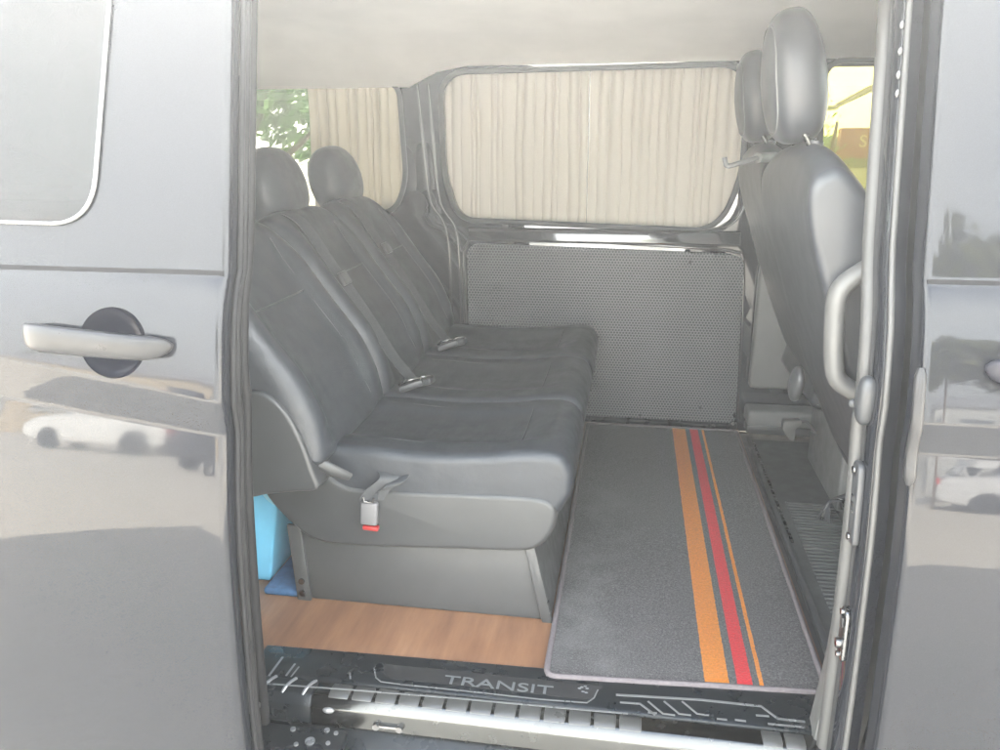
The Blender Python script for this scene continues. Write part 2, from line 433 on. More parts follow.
def levels(x, flat):
    zt, zb = (1.165, 1.12) if flat else crease(x)
    L = [.36+(zb-.006-.36)*i/30 for i in range(31)] + [zb-.004+.002*i for i in range(1, 5)]
    L += [zb+.004+(zt-zb-.008)*i/6 for i in range(1, 6)] + [zt-.004+.002*i for i in range(5)]
    L += [zt+.004+(1.36-zt-.004)*i/24 for i in range(1, 25)] + [1.45, 1.55, 1.65, 1.78]
    return [(z, yb(z, None if flat else x)) for z in L]
PROF = levels(0, True)
def door_body(name, x0, x1, off, th, mat, parent, r0, r1, flat=True):
    """closed door leaf following the body side; r = rounded vertical edge"""
    rings = []
    def ring(x, d):
        P = levels(x, flat)
        return [(x, y+off+d, z) for z, y in P] + [(x, y+off+max(th, d), z) for z, y in P[::-1]]
    for k in range(6): a = math.pi/2*k/5; rings.append(ring(x0 + r0*(1-math.cos(a)), r0*(1-math.sin(a))))
    for k in range(1, 40): rings.append(ring(x0+r0+(x1-x0-r0-r1)*k/40, 0))
    for k in range(5, -1, -1): a = math.pi/2*k/5; rings.append(ring(x1 - r1*(1-math.cos(a)), r1*(1-math.sin(a))))
    return loft(name, rings, mat, parent, angle=32)
def boolean_cut(o, cutter):
    md = o.modifiers.new('cut', 'BOOLEAN'); md.operation = 'DIFFERENCE'; md.object = cutter; md.solver = 'EXACT'; md.material_mode = 'TRANSFER'
    dg = bpy.context.evaluated_depsgraph_get(); dg.update()
    me = bpy.data.meshes.new_from_object(o.evaluated_get(dg))
    o.modifiers.clear(); o.data = me; bpy.data.objects.remove(cutter)
    for p in me.polygons: p.use_smooth = True
    me.set_sharp_from_angle(angle=R(32))

van = root('passenger_van', 'black passenger van seen through its open side doorway, cream headliner and curtained windows', 'van')

# sliding door, pushed back
DX = -.580
sd = door_body('sliding_door', -1.75, DX, -YD, .045, 'paint', van, .01, .012, False)
hc = at(112, 340, 'y', yb(1.25, -.77)-YD)
cut = ellipsoid('cut', (hc.x, hc.y-.004, hc.z-.002), (.056, .027, .055), 'bowl', None, 2.0, rot=Matrix.Rotation(R(-8), 3, 'X'))
boolean_cut(sd, cut)
sd.name = 'sliding_door'; M_sd = sd
def sd_pt(x, z, d): return Vector((x, yb(z)-YD-d, z))
def pull_handle(x0, x1, z, off, parent, mat='silver'):
    n = 29; rings = []
    for i in range(n):
        t = .5-.5*math.cos(math.pi*i/(n-1)); x = x0+(x1-x0)*t
        e = (1-abs(2*t-1)**9)**.5 if 0 < t < 1 else .15
        hz = (.0215 - .0035*t)*max(.2, e); hy = .011*max(.4, e)
        stand = .030*(1-abs(2*t-1)**6)
        cy = yb(z, x if off else None)+off-.006-stand*.9
        rings.append([(x, cy + math.copysign(abs(math.cos(a))**.7, math.cos(a))*hy + .0, z - .012*t + math.copysign(abs(math.sin(a))**.8, math.sin(a))*hz) for a in [2*math.pi*k/18 for k in range(18)]])
    h = loft('door_handle', rings, mat, parent, angle=60)
    return h
h = pull_handle(-.893, -.654, hc.z+.008, -YD, sd)
# foot pads of the handle
# belt gap, quarter glass and its pale edge
ribbon('belt_gap', [sd_pt(-1.74, 1.352, .0005), sd_pt(DX-.004, 1.352, .0005)], (0, .22, 1), .0085, .002, 'gap', sd)
sl = .2214
def up3(off):
    return lambda a, b, h: Vector((a, yb(1.36)+off+(b-1.36)*sl-h, b+h*sl))
win = round_poly([(-1.62, 1.427), (-.795, 1.417), (-.762, 1.775), (-1.62, 1.775)], [.05, .07, .02, .02], 10)
sheet('window_glass', win, [], lambda a, b, h: up3(-YD)(a, b, h+.002), .004, .0012, 'glass_dark', sd)
M['edge_white']
bmv = bmesh.new(); add_tube(bmv, [up3(-YD)(p[0], p[1], .0035) for p in win if p[1] < 1.774], .0032, 8, True); bm_obj('window_trim', bmv, 'edge_white', sd)
# weather strip on the leading edge of the sliding door
tube('door_seal', [(DX+.006, y-YD+.030, z) for z, y in PROF if z > .38], .0045, 'seal_black', sd, 8)
tube('door_seal', [(DX+.000, y-YD+.050, z) for z, y in PROF if z > .38], .008, 'seal_black', sd, 8)
box('door_inner_trim', (-1.24, 1.175, 1.0), (1.10, .03, 1.1), 'trim_grey', sd, .01, 2, Matrix.Rotation(R(-8), 3, 'X'))

# front passenger door
fd = door_body('front_door', .402, 1.42, .0, .05, 'paint', van, .010, .01)
def fd_pt(x, z, d): return Vector((x, yb(z)-d, z))
hc2 = at(1000, 372, 'y', yb(1.22))
cut = ellipsoid('cut', (hc2.x+.09, hc2.y-.004, hc2.z), (.056, .027, .055), 'bowl', None, 2.0, rot=Matrix.Rotation(R(-8), 3, 'X'))
boolean_cut(fd, cut); fd.name = 'front_door'
pull_handle(hc2.x-.018, hc2.x+.225, hc2.z+.005, 0, fd, 'lavender')
ribbon('belt_gap', [fd_pt(.406, 1.352, .0005), fd_pt(1.41, 1.352, .0005)], (0, .22, 1), .0065, .002, 'gap', fd)
win2 = round_poly([(.56, 1.40), (1.34, 1.40), (1.2, 1.775), (.54, 1.775)], [.06, .05, .02, .02], 8)
sheet('window_glass', win2, [], lambda a, b, h: up3(0)(a, b, h+.002), .004, .0012, 'glass_dark', fd)
# clear edge guard on the rear edge of the front door
bmv = bmesh.new()
add_tube(bmv, [(.4005, yb(z)-.004+.004*math.sin((z-1.04)*9), z) for z in [1.075+.165*i/14 for i in range(15)]], [.004]+[.0085]*13+[.004], 10, True, (1, 1))
bm_obj('edge_guard', bmv, 'silver', fd)

# body shell around the cabin: rear quarter, front wing, roof, far skin, tail and nose; unseen rear stretched so its shadow covers the mirrored ground
rq = door_body('rear_quarter', -3.55, -.66, .0, .05, 'paint', van, .01, .01)
fw = door_body('front_wing', 1.43, 2.3, .0, .05, 'paint', van, .01, .05)
roofp = []
for i in range(25):
    t = i/24; y = 1.275 + (2.84-1.275)*t; roofp.append((y, 1.79 + .22*math.sin(math.pi*t)**.45))
roof_in = [(y, z-.03) for y, z in roofp][::-1]
prism('roof_skin', roofp+roof_in, 'x', -3.55, 1.35, 'paint', van, 0)
farp = [(2.86, .36), (2.875, .8), (2.87, 1.2), (2.84, 1.79), (2.82, 1.79), (2.85, 1.2), (2.855, .8), (2.84, .36)]
prism('bonnet', [(1.5, 1.30), (2.3, 1.18), (2.62, 1.0), (2.7, .75), (2.68, .36), (1.5, .36)], 'y', 1.2, 2.78, 'paint', van, .04, 3)
prism('windscreen', [(1.36, 1.98), (1.38, 1.985), (2.03, 1.245), (2.0, 1.24)], 'y', 1.32, 2.76, 'glass_screen', van, 0)
sheet('tail_panel', [(1.16, .36), (2.84, .36), (2.84, 1.99), (1.16, 1.99)], [round_poly([(1.36, 1.1), (2.64, 1.1), (2.60, 1.8), (1.40, 1.8)], .08, 5)], lambda a, b, h: Vector((-3.52+h, a, b)), .05, .006, 'paint', van)
sheet('tail_glass', round_poly([(1.33, 1.07), (2.67, 1.07), (2.63, 1.83), (1.37, 1.83)], .09, 5), [], lambda a, b, h: Vector((-3.55+h, a, b)), .005, .001, 'glass_screen', van)  # unseen tail window, added to let more light into the cabin
prism('dashboard', [(1.35, 1.0), (1.42, 1.25), (1.6, 1.3), (1.98, 1.24), (1.98, .56), (1.5, .56)], 'y', 1.2, 2.77, 'plastic', van, .02, 3)
box('underbody', (-.55, 1.97, .435), (5.6, 1.42, .17), 'plastic', van, .01)
for wx in (-2.45, 1.75):
    for wy in (1.20, 2.76):
        w = bmesh.new(); add_tube(w, cyl_pts((wx, wy, .33), (0, 1, 0), .2), .33, 36); bevel_bm(w, .03, 3, 60)
        wo = bm_obj('wheel', w, 'tyre', van)
        w = bmesh.new(); add_tube(w, cyl_pts((wx, wy, .33), (0, 1, 0), .21), .21, 30); bevel_bm(w, .015, 2, 60)
        bm_obj('rim', w, 'silver', wo)

# floor and headliner
prism('wood_floor', [(-3.48, 1.300), (.41, 1.300), (.41, 2.775), (-3.48, 2.775)], 'z', FL-.02, FL, 'wood', van, .002)
hl = [(1.315, 1.80), (1.40, 1.85), (1.6, 1.885), (1.98, 1.90), (2.3, 1.888), (2.52, 1.85), (2.66, 1.80), (2.735, 1.765), (2.772, 1.742)]
hl = [tuple(p) for p in spline(hl, 6)]
bm = bmesh.new(); xs = [-3.46+4.8*i/48 for i in range(49)]
g = [[bm.verts.new((x, p[0], p[1] + max(0, min(1, (p[0]-2.5)/.25))*(-.030 + .064*(lambda t: t*t*(3-2*t))(max(0, min(1, (x+.74)/.12))) + .004*x) + .0015*noise.noise((x*3, p[0]*5, 0)))) for p in hl] for x in xs]
for a, b in zip(g, g[1:]):
    for k in range(len(hl)-1): bm.faces.new((a[k], a[k+1], b[k+1], b[k]))
r_ = bmesh.ops.solidify(bm, geom=bm.faces[:], thickness=.012)
bm_obj('headliner', bm, 'headliner', van)

# far side wall: black painted inner skin with three window openings
def wall3(off): return lambda a, b, h: Vector((a, YF+off-h, b))
W_mid = round_poly([(-.643, 1.752), (.312, 1.766), (.350, 1.640), (.330, 1.38), (.268, 1.252), (-.588, 1.277), (-.640, 1.40)][::-1], [.07, .02, .05, .06, .07, .05, .05][::-1], 8)
W_mid = round_poly([(-.592, 1.276), (.280, 1.252), (.345, 1.42), (.338, 1.764), (-.648, 1.750), (-.640, 1.42)], [.06, .09, .12, .09, .09, .10], 8)
W_rear = round_poly([(-1.95, 1.31), (-.83, 1.295), (-.785, 1.40), (-.80, 1.722), (-1.95, 1.704)], [.08, .07, .08, .05, .05], 8)
W_drv = round_poly([(.60, 1.25), (1.30, 1.22), (1.20, 1.76), (.572, 1.772)], [.06, .08, .06, .07], 8)
outer = [(-3.48, .54), (1.5, .54), (1.5, 1.30), (1.36, 1.82), (-3.48, 1.775)]
fw_ = sheet('far_wall', outer, [W_mid, W_rear, W_drv], wall3(.03), .06, .010, 'wall_paint', van, 3)
def lip(ring, d, r, nm, mat):
    bmv = bmesh.new(); c = Vector((sum(p[0] for p in ring)/len(ring), sum(p[1] for p in ring)/len(ring)))
    q = inset2(ring, -d); pts = [(p[0], YF-.002, p[1]) for p in q]; pts.append(pts[0]); pts.append(pts[1])
    add_tube(bmv, pts, r, 8, False); return bm_obj(nm, bmv, mat, van, angle=70)
def window_unit(ring, mat):
    gl = sheet('side_window', inset2(ring, -.02), [], wall3(.062), .004, .001, mat, van)
    fr = sheet('window_frame', inset2(ring, -.014), [inset2(ring, .004)], wall3(.0), .014, .004, 'rubber', gl)
    return gl
window_unit(W_mid, 'glass_curtain'); window_unit(W_rear, 'glass_rear'); window_unit(W_drv, 'glass_yellow')
far_outer = [(-3.54, .36), (2.3, .36), (2.3, 1.18), (1.6, 1.30), (1.36, 1.86), (-3.50, 1.80)]
big = lambda r: inset2(r, -.03)
sheet('far_skin', far_outer, [big(W_mid), big(W_rear), big(W_drv)], wall3(.085), .012, .003, 'paint', van)
# window ledge, pressed beads and the C pillar ribs
led = [(YF-.002, 1.249), (YF-.015, 1.245), (YF-.0225, 1.206), (YF-.017, 1.199), (YF-.002, 1.197)]
prism('window_ledge', led, 'x', -.56, .36, 'wall_bead', van, .003, 3)
def on_wall(px, py): return at(px, py, 'y', YF-.004)
for pts in ([(417, 84), (424, 150), (430, 200), (443, 222), (449, 250), (452, 330)], [(428, 84), (434, 150), (440, 202), (455, 228), (459, 260), (462, 335)]):
    tube('wall_bead', spline([on_wall(*p) for p in pts], 6), .0045, 'wall_bead', van, 8)
tube('wall_bead', spline([on_wall(*p) for p in ((466, 330), (463, 262), (467, 244), (482, 236), (560, 240), (700, 248), (735, 252), (743, 262), (742, 330), (738, 418))], 6), .006, 'wall_bead', van, 10)
tube('wall_bead', spline([on_wall(*p) for p in ((700, 231), (728, 226), (742, 212), (748, 190), (750, 160))], 6), .004, 'wall_bead', van, 8)
# honeycomb lining
pan = round_poly([(-.560, .575), (.395, .575), (.378, 1.158), (.33, 1.175), (-.565, 1.192)], [.02, .02, .05, .03, .05], 6)
pn = sheet('wall_lining', pan, [], wall3(-.006), .016, .005, 'honey', van)
prism('wall_kick', [(YF-.004, .555), (YF-.026, .560), (YF-.028, .572), (YF-.02, .578), (YF-.004, .580)], 'x', -.56, .40, 'chrome' if False else 'sill', van, .002)
for px, py in ((735, 416), (733, 424)):
    p = at(px, py, 'y', YF-.03); tube('screw', [p+Vector((0, .02, 0)), p], .006, 'steel', van, 10)
for px, py in ((690, 262), (640, 415), (700, 408)):
    p = at(px, py, 'y', YF-.016); ellipsoid('lining_button', p, (.006, .004, .006), 'plastic', pn)
# far B pillar trim and lower step beside the front seats
prism('far_pillar_trim', [(.425, .72), (.62, .72), (.62, 1.22), (.52, 1.30), (.44, 1.28), (.425, 1.10)], 'y', YF-.05, YF-.004, 'trim_grey', van, .012, 3)
prism('far_pillar_trim', [(.42, .60), (.80, .60), (.80, .655), (.42, .655)], 'y', YF-.10, YF-.004, 'trim_grey', van, .012, 3)
prism('far_pillar_trim', [(.425, .56), (.80, .56), (.80, .596), (.425, .596)], 'y', YF-.07, YF-.004, 'plastic', van, .008, 2)

# near B pillar
pil = None
def pillar(name, sec, z0, z1, mat, parent, n=26, foot=None):
    rings = []
    for i in range(n+1):
        z = z0+(z1-z0)*i/n
        f = foot(z)*.6 if foot else 0
        rings.append([(x - f, yb(z)+d, z) for x, d in sec])
    return loft(name, rings, mat, parent, angle=30)
pil = pillar('door_pillar', [(.398, .066), (.378, .060), (.370, .062), (.366, .068), (.364, .080), (.364, .108), (.366, .122), (.372, .17), (.398, .17)], .38, 1.80, 'paint', van)
tube('pillar_seal', [(.374, yb(z)+.052, z) for z in [.40+.055*i for i in range(26)]], .0045, 'seal_grey', pil, 8)
tube('pillar_seal', [(.364, yb(z)+.124, z) for z in [.40+.055*i for i in range(26)]], .013, 'seal_grey', pil, 10)
pillar('pillar_trim', [(.376, .128), (.366, .136), (.365, .152), (.368, .185), (.40, .22), (.46, .22), (.46, .175), (.40, .17)], .50, 1.80, 'trim_pale', pil,
       foot=lambda z: .03*max(0, (.74-z)/.2)**1.2 if z < .74 else 0)
# latch cover, striker and guide on the pillar face
def on_pil(px, py, d=.05): 
    x = .364; p = at(px, py, 'x', x); return p
def pil_plate(name, z0, z1, d0, d1, mat, th=.006, bev=.003):
    rings = []; bmv = bmesh.new()
    add_prism(bmv, round_poly([(d0, z0), (d1, z0), (d1, z1), (d0, z1)], .012, 5), 'x', .364-th, .3645)
    for v in bmv.verts: v.co.y = v.co.y + yb(v.co.z)
    bmesh.ops.recalc_face_normals(bmv, faces=bmv.faces); bevel_bm(bmv, bev, 2, 40); return bm_obj(name, bmv, mat, pil)
pc = [on_pil(890, 500), on_pil(880, 588)]
lp = pil_plate('latch_cover', pc[1].z, pc[0].z, .074, .106, 'plastic', .010)
for z in (pc[1].z+.012, pc[0].z-.012):
    tube('screw', [(.352, yb(z)+.090, z), (.3495, yb(z)+.090, z)], .006, 'steel', lp, 10)
for k in range(3):
    z = (pc[0].z+pc[1].z)/2+.012-k*.012; tube('slot', [(.3538, yb(z)+.086, z), (.3538, yb(z)+.095, z)], .0018, 'steel', lp, 6)
ps = [on_pil(870, 655), on_pil(864, 712)]
sp_ = pil_plate('striker_plate', ps[1].z, ps[0].z, .072, .104, 'steel', .007)
z = ps[0].z-.022; zz = ps[1].z+.028
bx = box('striker_hole', (.3562, yb(z)+.088, z), (.003, .014, .017), 'plastic', sp_, .001)
tube('bolt', [(.357, yb(zz)+.088, zz), (.350, yb(zz)+.088, zz)], .008, 'steel', sp_, 12)
for z in (ps[0].z-.006, ps[1].z+.008): tube('bolt', [(.357, yb(z)+.088, z), (.3525, yb(z)+.088, z)], .005, 'steel', sp_, 10)
pg = on_pil(891, 424); ellipsoid('door_guide', (.358, yb(pg.z)+.092, pg.z), (.014, .018, .038), 'plastic', pil, 2.6)
pk = on_pil(880, 421); ellipsoid('stop_button', (.346, yb(pk.z)+.112, pk.z), (.006, .006, .007), 'plastic', pil)
for py in (18, 45, 70, 90):
    p = on_pil(917, py); ellipsoid('clip', (.3655, yb(p.z)+.05, p.z), (.003, .003, .006), 'steel', pil)
# grab handle on the pillar trim
gy = 1.345
gp = [at(880, 262, 'y', gy), at(862, 272, 'y', gy), at(843, 286, 'y', gy), at(836, 303, 'y', gy), at(834, 335, 'y', gy), at(834, 365, 'y', gy), at(839, 381, 'y', gy), at(858, 393, 'y', gy), at(880, 402, 'y', gy)]
gp = spline(gp, 7)
bmv = bmesh.new(); add_tube(bmv, gp, [.0215]*len(gp), 16, True, (1, .72)); gh = bm_obj('grab_handle', bmv, 'trim_pale', pil)
# near C pillar behind the sliding door edge
pillar('rear_pillar', [(-.74, .03), (-.650, .03), (-.637, .045), (-.635, .10), (-.66, .15), (-.74, .17)], .40, 1.80, 'paint', van)
tube('pillar_seal', [(-.632, yb(z)+.085, z) for z in [.42+.054*i for i in range(26)]], .010, 'seal_black', van, 10)
tube('pillar_seal', [(-.642, yb(z)+.045, z) for z in [.42+.054*i for i in range(26)]], .006, 'seal_black', van, 10)
for py in (706, 726):
    p = at(253, py, 'y', 1.13); tube('hinge_pin', [p+Vector((-.02, 0, 0)), p+Vector((.012, 0, .002))], .006, 'steel', van, 8)

# sill plate with chrome nose
sec = [(1.312, FL+.004), (1.308, FL+.007), (1.232, FL+.007), (1.226, FL+.004), (1.222, FL-.004), (1.222, FL-.05), (1.312, FL-.05)]
sill = prism('sill_plate', sec, 'x', -.690, .40, 'sill', van, .0015)
for v in sill.data.vertices:
    if v.co.y > 1.29: v.co.y += .030*max(0, (v.co.x+.3)/.7)
nose = [(1.2215, FL+.003), (1.188, FL+.001), (1.184, FL-.002), (1.1735, FL-.016), (1.1705, FL-.050), (1.176, FL-.058), (1.2215, FL-.058)]
prism('sill_nose', nose, 'x', -.545, .40, 'chrome', sill, .002, 3)
prism('sill_end', [(a-.002, b+.002) for a, b in nose], 'x', -.690, -.5455, 'sill', sill, .002, 3)
# grip pads pressed into the nose
M['grip'] = solid('grip_plate', (.06, .06, .058), .35, metal=.3, var=.05)
def grip(x, w, mat):
    c = [(1.2200, FL+.0040), (1.2050, FL+.0062), (1.1925, FL+.0042), (1.1850, FL-.0002), (1.1850, FL-.004), (1.2200, FL-.002)]
    prism('grip_pad', c, 'x', x, x+w, mat, sill, .0022, 2)
x = -.515
while x < .03: grip(x, .0385, 'grip'); x += .0445
for x in (.262, .300): grip(x, .033, 'grip')
for x in (-.640, -.600, -.560):
    c = [(x+.010, 1.2195, FL+.0065), (x+.004, 1.205, FL+.0078), (x-.001, 1.192, FL+.0055), (x-.004, 1.184, FL-.0005)]
    tube('grip_rib', spline(c, 4), .0034, 'silver_line', sill, 8, (1, .7))
# inlaid silver lines
SZ = FL+.0072
def inlay(pts, w=.0045):
    P = [at(px, py, 'z', SZ) for px, py in pts]
    for i, p in enumerate(P): p.z = SZ
    bmv = bmesh.new()
    V = []
    for i, p in enumerate(P):
        a = P[max(0, i-1)]; b = P[min(len(P)-1, i+1)]; t = (b-a).normalized(); nn = Vector((-t.y, t.x, 0))
        V.append([bmv.verts.new(p+nn*w/2+Vector((0, 0, h))) for h in (0, .0012)] + [bmv.verts.new(p-nn*w/2+Vector((0, 0, h))) for h in (.0012, 0)])
    for a, b in zip(V, V[1:]):
        for q in range(4): bmv.faces.new((a[q], a[(q+1) % 4], b[(q+1) % 4], b[q]))
    bmv.faces.new(V[0]); bmv.faces.new(V[-1][::-1])
    bm_obj('silver_inlay', bmv, 'silver_line', sill, False)
inlay([(616, 695), (700, 700), (761, 706.5), (778, 719), (805, 722)], .005)
inlay([(620, 702.5), (640, 704), (655, 715)], .004); inlay([(648, 712.5), (657, 713.5)], .004)
for x0 in (650, 666, 684): inlay([(x0-2, 701.5), (x0+13, 714), (x0+25, 715.5)], .0035)
inlay([(717, 719), (727, 720)], .004); inlay([(735, 720), (746, 721.5)], .004); inlay([(756, 715.5), (769, 716.5)], .004)
inlay([(768, 724), (805, 727.5)], .004)
inlay([(268, 684), (350, 690), (450, 698), (560, 708), (628, 714)], .0032)
inlay([(269, 676), (283, 657)], .004); inlay([(286, 676), (295, 664)], .0035); inlay([(291, 677), (299, 667)], .0025)
inlay([(350, 673), (350.5, 679)], .003)
inlay([(598, 690), (594, 698), (587, 703), (540, 699.5), (468, 691.5), (400, 684.5), (381, 682), (376, 678), (374, 668)], .0024)
# recessed name field with lettering
p0 = at(373, 667, 'z', SZ); p1 = at(600, 690, 'z', SZ)
fld = round_poly([(-.425, 1.246), (-.03, 1.246), (-.012, 1.288), (-.44, 1.288)], [.02, .02, .003, .003], 5)
sheet('name_field', fld, [], lambda a, b, h: Vector((a, b, FL+.0074+h)), .0008, .0002, 'gap', sill)
text_mesh('lettering', 'TRANSIT', .037, .0006, 'letter', sill, Matrix.Translation((-.312, 1.2475, FL+.0086)) @ Matrix.Diagonal((1.42, .92, 1, 1)))
for dx, dy in ((.0, 0), (.006, .004), (.010, -.002), (-.004, -.004), (.003, -.012), (.009, -.014)):
    ellipsoid('worn_spot', (-.052+dx, 1.278+dy, FL+.0080), (.0035, .0022, .0006), 'silver_line', sill, 2, None, 10, 6)
# rocker under the nose, plug and hinge bracket
prism('rocker_panel', [(1.182, FL-.059), (1.165, FL-.075), (1.13, FL-.10), (1.085, FL-.16), (1.085, .36), (1.22, .36), (1.22, FL-.059)], 'x', -.69, .40, 'sill', sill, .004)
p = at(388, 727, 'y', 1.170)
for dx in (-.022, .022): tube('rivet', [(p.x+dx, 1.180, p.z), (p.x+dx, 1.164, p.z)], .0065, 'steel', sill, 10)
box('rivet_plate', (p.x, 1.169, p.z), (.042, .008, .008), 'steel', sill, .002)
br = prism('hinge_bracket', [(-.66, 1.085), (-.500, 1.085), (-.468, 1.120), (-.472, 1.1645), (-.66, 1.1645)], 'z', FL-.072, FL-.052, 'sill', van, .004)
for px, py, r_ in ((310, 741, .009), (293, 729, .005), (327, 730, .005), (336, 733, .004), (296, 744, .004), (328, 743, .004)):
    q = at(px, py, 'z', FL-.050); tube('bracket_bolt', [(q.x, q.y, FL-.053), (q.x, q.y, FL-.0485)], r_, 'silver_line', br, 14)
q = at(327, 713, 'y', 1.165); ellipsoid('sill_stud', (q.x, 1.172, q.z), (.011, .005, .006), 'silver_line', sill)
# step-well edge strip between floor and front footwell
prism('front_floor', [(.41, 1.30), (1.5, 1.30), (1.5, 2.775), (.41, 2.775)], 'z', FL-.04, FL-.012, 'plastic', van, .002)

# ------------------------------------------------------------------ rear bench for three
bench = root('rear_bench_seat', 'charcoal leather three place bench seat with rounded headrests and belts, facing right', 'bench seat', (-.4, 2.06, FL))
def bpart(o): return part_of(o, bench)
B0, B1 = 1.465, 2.66
bb = bpart(prism('seat_base', [(-.672, FL), (-.130, FL), (-.172, .735), (-.69, .735)], 'y', 1.494, B1-.02, 'base', None, .006, 3))
for x, z in ((-.683, .57), (-.683, .60)):
    tube('bolt', [(x-.003, 1.49, z), (x-.003, 1.480, z)], .007, 'steel', bb, 10)
prism('base_flange', [(-.150, FL), (-.126, FL), (-.168, .73), (-.190, .73)], 'y', 1.484, 1.4945, 'base', bb, .003)
prism('base_flange', [(-.700, FL), (-.668, FL), (-.680, .735), (-.712, .735)], 'y', 1.484, 1.4945, 'base', bb, .003)
for z in (.575, .60): tube('bolt', [(-.139-.25*(z-FL), B0+.03, z), (-.125-.25*(z-FL), B0+.022, z)], .004, 'steel', bb, 8)
q = at(316, 548, 'y', B0+.01)
skirt = [(-.770, .90), (-.757, .985), (-.730, 1.012), (-.690, 1.005), (-.650, .965), (-.628, .925), (-.612, .885), (-.575, .852), (-.52, .842), (-.35, .846), (-.18, .850), (-.130, .836), (-.122, .800), (-.134, .765), (-.158, .738), (-.20, .724), (-.35, .716), (-.55, .706), (-.640, .712), (-.700, .755), (-.75, .82)]
sk = bpart(pad('seat_skirt', [tuple(p) for p in spline(skirt, 5, True)], B0, B1, .012, 'skirt', None, 6))
# cushions
NS = [(1.470, 1.832), (1.838, 2.238), (2.244, 2.650)]
cush = [(-.66, .868), (-.63, .925), (-.52, .930), (-.40, .925), (-.26, .931), (-.16, .943), (-.100, .943), (-.068, .924), (-.055, .88), (-.070, .835), (-.12, .80), (-.35, .79), (-.62, .80)]
cush = [tuple(p) for p in spline(cush, 6, True)]
def cshape(p, t):
    q = p.copy(); q.x -= .036*max(0, (q.x+.5)/.45)
    if q.y > .88:
        s = min(1, abs(t)/.62)
        dip = .016*(1-s**4)
        f = max(0, min(1, (-q.x-.14)/.06))
        q.y -= dip*f
        q.y += .004*math.cos(min(1, abs(t))*math.pi/2)
    return q
for y0, y1 in NS:
    c = bpart(pad('seat_cushion', cush, y0, y1, .022, 'leather', None, 22, cshape))
    # seams: across the nose and along the bolsters
    ym = (y0+y1)/2; hw = (y1-y0)/2
    def cz(x):  # top height of the cushion
        best = max((z for xx, z in cush if abs(xx-x) < .012), default=.93); return best
    tube('seam', [(-.205, ym+hw*.62*t, cz(-.175)-.002-.006*(1-abs(t)**4)) for t in [-1+.1*i for i in range(21)]], .0016, 'plastic', c, 6)
    for s in (-1, 1):
        tube('seam', [(x, ym+s*hw*.64, cz(x)+.0005) for x in [-.55+.02*i for i in range(20)]], .0016, 'plastic', c, 6)
    if y0 < 1.6:
        tube('seam', spline([(-.515, y0+.002, .850), (-.485, y0+.003, .872), (-.38, y0+.008, .900), (-.25, y0+.012, .920), (-.19, y0+.010, .930), (-.135, y0+.008, .918), (-.112, y0+.004, .88), (-.120, y0+.004, .848)], 6), .0022, 'leather', c, 6)
# backrests
RB = R(30)
ux, uz = -math.sin(RB), math.cos(RB)          # along the back, upwards
nx, nz = math.cos(RB), math.sin(RB)           # out of the back, towards the sitter
def bk(s, d): return (-.603 + ux*s*.9 + nx*d, .938 + uz*s*.9 + nz*d)
backp = [bk(-.03, -.02), bk(-.02, .012), bk(.06, .022), bk(.16, .030), bk(.28, .018), bk(.42, .006), bk(.50, .004), bk(.555, -.012), bk(.575, -.05), bk(.56, -.09), bk(.45, -.105), bk(.2, -.11), bk(.0, -.11), bk(-.04, -.07)]
backp = [tuple(p) for p in spline(backp, 6, True)]
def sd_of(p):
    dx, dz = p[0]+.603, p[1]-.938
    return (dx*ux+dz*uz)/.9, dx*nx+dz*nz
def bshape(p, t):
    s, d = sd_of(p); a = abs(t)
    if d > -.03:
        rise = .020*max(0, 1-((a-.80)/.22)**2) if a > .58 else 0
        dip = -.010*(1-(a/.6)**2) if a < .6 else 0
        f = max(0, min(1, (s+.02)/.08))*max(0, min(1, (.56-s)/.12))
        q = Vector((p[0]+nx*(rise+dip)*f, p[1]+nz*(rise+dip)*f))
    else: q = p.copy()
    # the top narrows a little towards the corners
    if s > .40: q.y -= .03*a**4*min(1, (s-.40)/.1); q.x += .0
    return q
for i, (y0, y1) in enumerate(NS):
    if i == 0: y0 = 1.395
    b = bpart(pad('backrest', backp, y0, y1, .030, 'leather', None, 26, bshape))
    ym = (y0+y1)/2; hw = (y1-y0)/2
    for s_ in (.335,):
        dd = [q for q in backp]
        tube('seam', [(*(lambda q: (q[0], ym+hw*.6*t, q[1]))(bk(s_, .0135-.010*(1-abs(t)**2))),) for t in [-1+.1*k for k in range(21)]], .0016, 'plastic', b, 6)
    for sg in (-1, 1):
        pts = []
        for k in range(24):
            s = .02+.47*k/23
            d = .0205 if s < .1 else None
            # follow the profile front
            cand = [(abs(sd_of(p)[0]-s), sd_of(p)[1]) for p in backp if sd_of(p)[1] > -.03]
            d = min(cand)[1]
            q = bk(s, d+.0015); pts.append((q[0], ym+sg*hw*.60, q[1]))
        tube('seam', pts, .0017, 'plastic', b, 6)
    # headrest with its posts
    hx, hz = bk(.650, -.045)
    rot = Matrix.Rotation(-R(14), 3, 'Y')
    def dome(q):
        k = 1 - .20*max(0, q.z/.095)**2
        return Vector((q.x*(1-.15*max(0, q.z/.1)), q.y*k, q.z))
    ho = bpart(ellipsoid('headrest', (hx, ym+(.055 if i == 2 else 0), hz), (.064, .135, .100), 'leather', None, 2.7, rot, 36, 24, dome))
    for dy in (-.06, .06):
        q0 = bk(.555, -.05); dy += .055 if i == 2 else 0; tube('headrest_post', [(q0[0], ym+dy, q0[1]), (hx, ym+dy, hz-.05)], .006, 'chrome', ho, 10)
